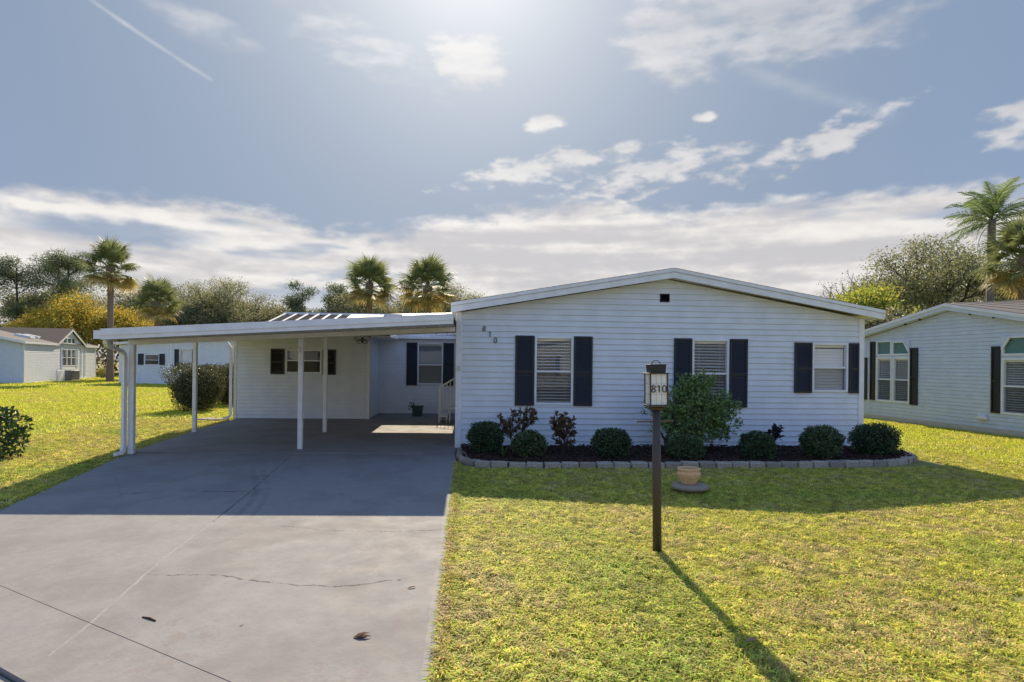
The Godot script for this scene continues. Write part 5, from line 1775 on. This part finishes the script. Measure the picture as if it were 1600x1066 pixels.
func palm(label: String, at: Vector3, h: float, size: float, s: int, feather := false, skirt := 0.3) -> void:
	rng.seed = s
	var o := thing("palm_tree", label, "palm tree", at, 0.0, "palms around the houses")
	var w := MB.new()
	var pts := []
	var rad := []
	var lean := rng.randf_range(-0.025, 0.025)
	for k in 15:
		var t := k / 14.0
		pts.append(Vector3(lean * h * t * t, -0.1 + (h + 0.1) * t, 0))
		rad.append(0.19 * size * (1.25 - 0.3 * minf(1.0, t * 4.0)) * (1.0 + 0.05 * (k % 2)) * (1.0 + (0.45 if t > 0.86 and not feather else 0.0)))
	w.tube(pts, rad, 10)
	part(o, "trunk", w.mesh(), M.palm_bark if not feather else M.bark_grey)
	var top: Vector3 = pts[-1]
	var live := [fan_frond(s + 1, false), fan_frond(s + 2, false)] if not feather else [feather_frond(s + 1), feather_frond(s + 2)]
	var dead := fan_frond(s + 3, true)
	rng.seed = s + 9
	var n := 46 if not feather else 26
	for i in n:
		var t := (i + 0.5) / n
		var e := lerpf(1.45, -0.75, pow(t, 0.85)) + rng.randf_range(-0.12, 0.12)
		if feather:
			e = lerpf(1.25, -0.35, t) + rng.randf_range(-0.1, 0.1)
		var a := i * 2.39996 + rng.randf_range(-0.2, 0.2)
		var z := Vector3(cos(a) * cos(e), sin(e), sin(a) * cos(e))
		var x := Vector3.UP.cross(z).normalized()
		var b := Basis(x, z.cross(x), z) * Basis(Vector3.BACK, rng.randf_range(-0.5, 0.5))
		var old := not feather and t > 1.0 - skirt
		part(o, "frond" if not old else "dead_frond", dead if old else live[i % 2], M.leaf, Transform3D(b.scaled(Vector3.ONE * size * rng.randf_range(0.85, 1.1)), top + Vector3(0, -0.35 * t * size, 0)))

func trees() -> void:
	# tall pines far left
	var g := "trees behind the houses"
	var list := [
		["pine_tree", "tall pine at the far left end of the tree line", -52.4, -65.8, 13.7, "pine", 201], ["pine_tree", "tall pine behind the yellow flowering trees", -49.5, -68.7, 14.3, "pine", 202], ["pine_tree", "slender pine just left of the tallest fan palm", -45.9, -64.3, 14.2, "pine", 203], ["pine_tree", "pine cut by the left edge of the view", -56.2, -64.9, 12.8, "pine", 204],
		["oak_tree", "oak standing behind the pines on the left", -56.0, -76.0, 11.0, "oak", 211],
		["oak_tree", "oak behind the short fan palm", -44.0, -78.4, 11.4, "oak", 212], ["oak_tree", "broad oak behind the shaded white house", -36.1, -74.6, 12.2, "sparse", 213], ["oak_tree", "airy oak above the front edge of the carport roof", -28.2, -69.0, 12.4, "sparse", 214], ["oak_tree", "oak low between two airy oaks", -33.5, -84.6, 11.6, "oak", 215],
		["oak_tree", "low oak left of the twin slender pines", -25.2, -77.0, 9.2, "oak", 216], ["pine_tree", "slender pine above the ribbed roof", -18.3, -60.3, 10.8, "pine", 217], ["pine_tree", "second slender pine above the ribbed roof", -15.3, -66.1, 11.3, "pine", 218],
		["oak_tree", "oak behind the yellowing fan palm", -13.0, -73.0, 10.6, "oak", 219], ["oak_tree", "oak between the two middle fan palms", -7.6, -75.7, 11.2, "oak", 220], ["oak_tree", "oak right of the shaggy fan palm", -0.6, -67.1, 12.3, "sparse", 221], ["oak_tree", "oak showing over the left end of the gable roof", 4.1, -76.8, 11.6, "sparse", 222], ["oak_tree", "oak low behind the ribbed roof", -21.0, -80.0, 9.0, "oak", 223],
		["oak_tree", "round oak behind the left half of the shaded white house", -39.5, -70.0, 10.6, "oak", 251], ["oak_tree", "oak filling the gap left of the airy oak", -31.5, -66.0, 9.4, "oak", 252], ["oak_tree", "oak between the ribbed roof and the yellowing palm", -11.0, -62.0, 10.0, "oak", 253], ["oak_tree", "oak directly behind the shaggy fan palm", -4.2, -64.0, 10.6, "oak", 254], ["oak_tree", "dark oak filling behind the low oak", -22.6, -66.0, 8.6, "oak", 255], ["oak_tree", "oak just left of the gable roof end", 1.6, -70.0, 9.8, "oak", 256],
		["oak_tree", "spreading thinly leaved oak above the grey blue house", 33.0, -29.6, 11.6, "sparse", 231], ["oak_tree", "thin oak behind the feather palm", 40.2, -32.0, 10.4, "sparse", 232], ["bare_tree", "nearly bare grey tree beyond the right end of the roof", 30.2, -35.8, 9.9, "bare", 233], ["oak_tree", "dark oak low behind the yellow green tree", 36.0, -38.0, 7.6, "oak", 234], ["oak_tree", "low oak behind the roof of the grey blue house", 44.0, -36.0, 7.4, "oak", 235],
	]
	for t in list:
		tree(t[0], t[1], Vector3(t[2], 0, t[3]), t[4], t[5], t[6], g)
	tree("yellow_flowering_tree", "rounded yellow flowering tree behind the tallest fan palm", Vector3(-41.0, 0, -59.5), 9.3, "bush", 241, g)
	tree("yellow_flowering_tree", "low yellow flowering tree behind the white sunlit house", Vector3(-46.5, 0, -59.7), 7.1, "bush", 242, g)
	tree("yellow_flowering_tree", "yellow flowering tree right of the tallest fan palm trunk", Vector3(-36.5, 0, -60.4), 7.6, "bush", 243, g)
	tree("yellow_green_tree", "bright yellow green tree between the two right roofs", Vector3(25.6, 0, -25.0), 7.1, "bush", 244, g)
	tree("small_tree", "small shaded tree in the gap beside the grey blue house", Vector3(22.6, 0, -20.6), 5.0, "oak", 245, g)
	palm("tallest fan palm beside the white sunlit house", Vector3(-27.0, 0, -37.9), 8.8, 1.17, 301, false, 0.24)
	palm("short fan palm behind the shaded white house", Vector3(-28.7, 0, -49.0), 7.2, 1.3, 302, false, 0.25)
	palm("fan palm with a yellowing skirt behind the carport roof", Vector3(-8.1, 0, -42.5), 8.5, 1.28, 303, false, 0.26)
	palm("shaggy fan palm nearest the gable roof", Vector3(-2.9, 0, -39.1), 8.0, 1.42, 304, false, 0.34)
	palm("tall feather palm behind the grey blue house", Vector3(27.9, 0, -18.9), 9.7, 1.0, 305, true)
	palm("fan palm at the right edge beside the feather palm", Vector3(26.3, 0, -15.0), 7.0, 1.15, 306, false, 0.2)
	# dense undergrowth below the tree line: one mass of leaves, lightened for distant haze
	rng.seed = 400
	var m := MB.new()
	m.leaf(Vector3.ZERO, Vector3(0.2, 0.3, 1).normalized(), Vector3(0, 1, -0.3).normalized(), 1.0, 0.6)
	var ps := []
	var cols := [leafcol(0.14, 0.14, 0.07), leafcol(0.11, 0.11, 0.06), leafcol(0.20, 0.18, 0.10), leafcol(0.28, 0.21, 0.12)]
	for i in 40000:
		var x := rng.randf_range(-62, 12)
		var z := -70.0 - rng.randf_range(0.0, 9.0)
		var hh := 7.6 + 1.3 * sin(x * 0.35) + 0.9 * sin(x * 1.1 + 1.0)
		var p := Vector3(x, pow(rng.randf(), 0.7) * hh, z)
		ps.append([Transform3D(Basis.from_euler(Vector3(rng.randf() * TAU, rng.randf() * TAU, 0)) * Basis.from_scale(Vector3.ONE * rng.randf_range(0.25, 0.55)), p), cols[rng.randi() % 4] * rng.randf_range(0.6, 1.3)])
	multi("undergrowth", m.mesh(), M.leaf, ps, "dense wild undergrowth below the far tree line", "undergrowth")

# ---------------------------------------------------------------- grass
func tuft(s: int, blades: int, h: float, w: float, r: float) -> ArrayMesh:
	rng.seed = s
	var m := MB.new()
	for i in blades:
		var a := rng.randf() * TAU
		var p := Vector3(cos(a), 0, sin(a)) * r * sqrt(rng.randf())
		var b := rng.randf() * TAU
		var out := Vector3(cos(b), 0, sin(b))
		var l := h * rng.randf_range(0.55, 1.15)
		var lay := rng.randf_range(0.5, 1.7)
		var side := out.cross(Vector3.UP) * w * rng.randf_range(0.7, 1.2)
		var p1 := p + out * l * lay * 0.4 + Vector3(0, l * (0.75 - 0.2 * lay), 0)
		var p2 := p + out * l * lay * 1.0 + Vector3(0, l * maxf(0.25, 0.95 - 0.42 * lay), 0)
		var k := rng.randf_range(0.7, 1.3)
		var dry := rng.randf() < 0.13
		m.k = Color(1.0, 0.80, 1.0) * k * 0.77 if dry else Color(0.95, 1.0, 0.8) * k * 0.77
		m.quad(p - side, p + side, p1 + side * 0.9, p1 - side * 0.9)
		m.tri(p1 - side * 0.9, p1 + side * 0.9, p2)
	return m.mesh()

var patchy := FastNoiseLite.new()

func grass_colour(x: float, z: float) -> Color:
	# the lawns further back are fresher and more even
	var back := clampf(maxf(maxf((-8.0 - x) / 5.0, (-3.5 - z) / 6.0), (x - 8.5) / 3.0), 0.0, 1.0)
	if rng.randf() < back:
		return leafcol(0.375, 0.395, 0.055).lerp(leafcol(0.40, 0.36, 0.12), clampf(0.15 + 0.9 * patchy.get_noise_2d(x * 0.7, z * 0.7), 0.0, 0.6)) * rng.randf_range(0.75, 1.2)
	# lawn tones: yellow green with straw patches where the turf is thin
	var q := patchy.get_noise_2d(x, z)
	var f := patchy.get_noise_2d(x * 6.0 + 50.0, z * 6.0)
	var g := leafcol(0.395, 0.405, 0.095)
	g = g.lerp(leafcol(0.40, 0.36, 0.19), clampf(0.12 + 1.0 * f + 0.6 * q, 0.0, 0.7))
	g = g.lerp(leafcol(0.22, 0.31, 0.075), clampf(-0.15 - 0.9 * q + 0.5 * rng.randf() * absf(f), 0.0, 0.6))
	return g * rng.randf_range(0.5, 1.45)

func sow(area: Rect2, n: int, keep: Callable, size: float) -> Array:
	var out := []
	for i in n:
		var x := rng.randf_range(area.position.x, area.end.x)
		var z := rng.randf_range(area.position.y, area.end.y)
		if not keep.call(x, z):
			continue
		# bare spots
		if patchy.get_noise_2d(x * 5.0 + 9.0, z * 5.0) > 0.42 and rng.randf() < 0.45:
			continue
		var s := size * rng.randf_range(0.75, 1.25)
		out.append([Transform3D(Basis.from_euler(Vector3(rng.randf_range(-0.12, 0.12), rng.randf() * TAU, rng.randf_range(-0.12, 0.12))) * Basis.from_scale(Vector3(s, s * rng.randf_range(0.8, 1.15), s)), Vector3(x, -0.045, z)), grass_colour(x, z)])
	return out

func left_edge(z: float) -> float:
	var p := drive_left
	for i in p.size() - 1:
		if z < p[i + 1].y:
			return lerpf(p[i].x, p[i + 1].x, (z - p[i].y) / (p[i + 1].y - p[i].y))
	return p[-1].x + (z - p[-1].y) * 0.2

func grass() -> void:
	patchy.seed = 9
	patchy.frequency = 0.33
	patchy.fractal_octaves = 3
	rng.seed = 500
	var near := tuft(501, 8, 0.062, 0.0050, 0.05)
	var far := tuft(502, 12, 0.075, 0.009, 0.13)
	rng.seed = 510
	var road := func(x: float, z: float) -> bool: return (x + 2.38) * -0.573 + (z - 9.44) * 0.82 > -0.05
	var bed := func(x: float, z: float) -> bool: return x > 0.0 and x < 9.1 and z < 2.42 - 0.012 * pow(maxf(0.0, x - 6.5), 3.6) - 0.9 * pow(maxf(0.0, 0.55 - x), 1.5)
	multi("front_lawn", near, M.grass, sow(Rect2(0.06, 0.2, 10.4, 11.0), 95000, func(x, z): return not bed.call(x, z) and (z > 0.4 or x > 8.8) and not road.call(x, z) and x < 1.6 + (13.0 - z) * 1.05, 1.0), "sunlit and shaded front lawn right of the driveway", "lawn")
	# blades that lean over the edge of the concrete
	var rim := []
	for k in 2600:
		var z := rng.randf_range(1.9, 10.6)
		var s := rng.randf_range(0.7, 1.25)
		rim.append([Transform3D(Basis.from_euler(Vector3(0, rng.randf() * TAU, rng.randf_range(0.0, 0.5))) * Basis.from_scale(Vector3.ONE * s), Vector3(0.055 + absf(rng.randfn(0.0, 0.025)) - 0.01, -0.03, z)), grass_colour(0.1, z) * 0.9])
	for k in 2600:
		var z := rng.randf_range(-6.0, 8.5)
		var s := rng.randf_range(0.8, 1.4)
		rim.append([Transform3D(Basis.from_euler(Vector3(0, rng.randf() * TAU, rng.randf_range(-0.5, 0.0))) * Basis.from_scale(Vector3.ONE * s), Vector3(left_edge(z) - absf(rng.randfn(0.0, 0.03)), -0.03, z)), grass_colour(-7.0, z) * 0.9])
	multi("edge_grass", near, M.grass, rim, "ragged grass leaning over both edges of the driveway", "grass")
	var side := func(x: float, z: float) -> bool: return x > 8.8 and x < 14.27 + (z + 8.57) * 0.0714 - 0.03 and (z < 0.2 or x > 10.4)
	multi("side_lawn", far, M.grass, sow(Rect2(8.8, -16.0, 9.0, 24.0), 26000, side, 0.75), "bright strip of lawn between the two right houses", "lawn")
	var lft := func(x: float, z: float) -> bool: return x < left_edge(z) - 0.03 and not road.call(x, z)
	multi("left_lawn", near, M.grass, sow(Rect2(-9.5, -6.5, 5.2, 13.0), 36000, lft, 1.15), "lawn strip along the left edge of the driveway", "lawn")
	var out := sow(Rect2(-24.0, -34.0, 18.0, 36.0), 48000, func(x, z): return lft.call(x, z) and (x < -9.5 or z < -6.5) and x < -6.8, 1.0)
	out.append_array(sow(Rect2(-50.0, -62.0, 44.0, 62.0), 36000, func(x, z): return x < -6.9 and (x < -24.0 or z < -34.0) and z < -4.0, 1.8))
	multi("rear_lawn", far, M.grass, out, "wide lawn running back between the left houses", "lawn")

# ---------------------------------------------------------------- the house that the front windows mirror
func across_road() -> void:
	var o := thing("house", "white gabled house across the road mirrored in the front window glass", "house", Vector3(14.5, 0, 37.0), PI - 0.35)
	var id := Transform3D.IDENTITY
	var W := 13.0
	var wins := [[2.0, 3.6, 0.9, 2.3], [8.2, 9.8, 0.9, 2.3]]
	part(o, "wall", wall_core([[0.0, 2.75], [W / 2, 3.9], [W, 2.75]], -0.1, wins), M.wall_core)
	part(o, "siding", joined(siding_rows(func(y: float) -> Vector2: return Vector2(maxf(0.0, (y - 2.75) / 0.177), W - maxf(0.0, (y - 2.75) / 0.177)), 0.02, 3.88, 0.12, wins)), M.siding)
	for w in wins:
		window(o, id, w, 0.5, "half")
		shutter(o, id, [w[0] - 0.42, w[0] - 0.02, 0.88, 2.32], M.navy, false)
		shutter(o, id, [w[1] + 0.02, w[1] + 0.42, 0.88, 2.32], M.navy, false)
	var roof := node(o, "roof")
	for s in [-1.0, 1.0]:
		var e := Vector3(W / 2 + s * (W / 2 + 0.4), 2.78, 0.4)
		var t := Vector3(W / 2, 3.98, 0.4)
		var m := MB.new()
		m.quad(t, e, e + Vector3(0, 0, -12), t + Vector3(0, 0, -12))
		part(roof, "shingle_slope", m.mesh(), M.shingle)
		var f := MB.new()
		f.quad(t, e, e + Vector3(0, -0.2, 0), t + Vector3(0, -0.2, 0))
		f.quad(t + Vector3(0, -0.2, 0), e + Vector3(0, -0.2, 0), e + Vector3(0, -0.2, -0.4), t + Vector3(0, -0.2, -0.4))
		part(roof, "rake_board", f.mesh(), M.trim)
	var b := MB.new()
	b.box(Vector3(0, -0.1, -11.6), Vector3(0.1, 2.75, -0.1))
	b.box(Vector3(W - 0.1, -0.1, -11.6), Vector3(W, 2.75, -0.1))
	b.box(Vector3(0, -0.1, -11.7), Vector3(W, 2.75, -11.6))
	part(o, "outer_wall", b.mesh(), M.siding)
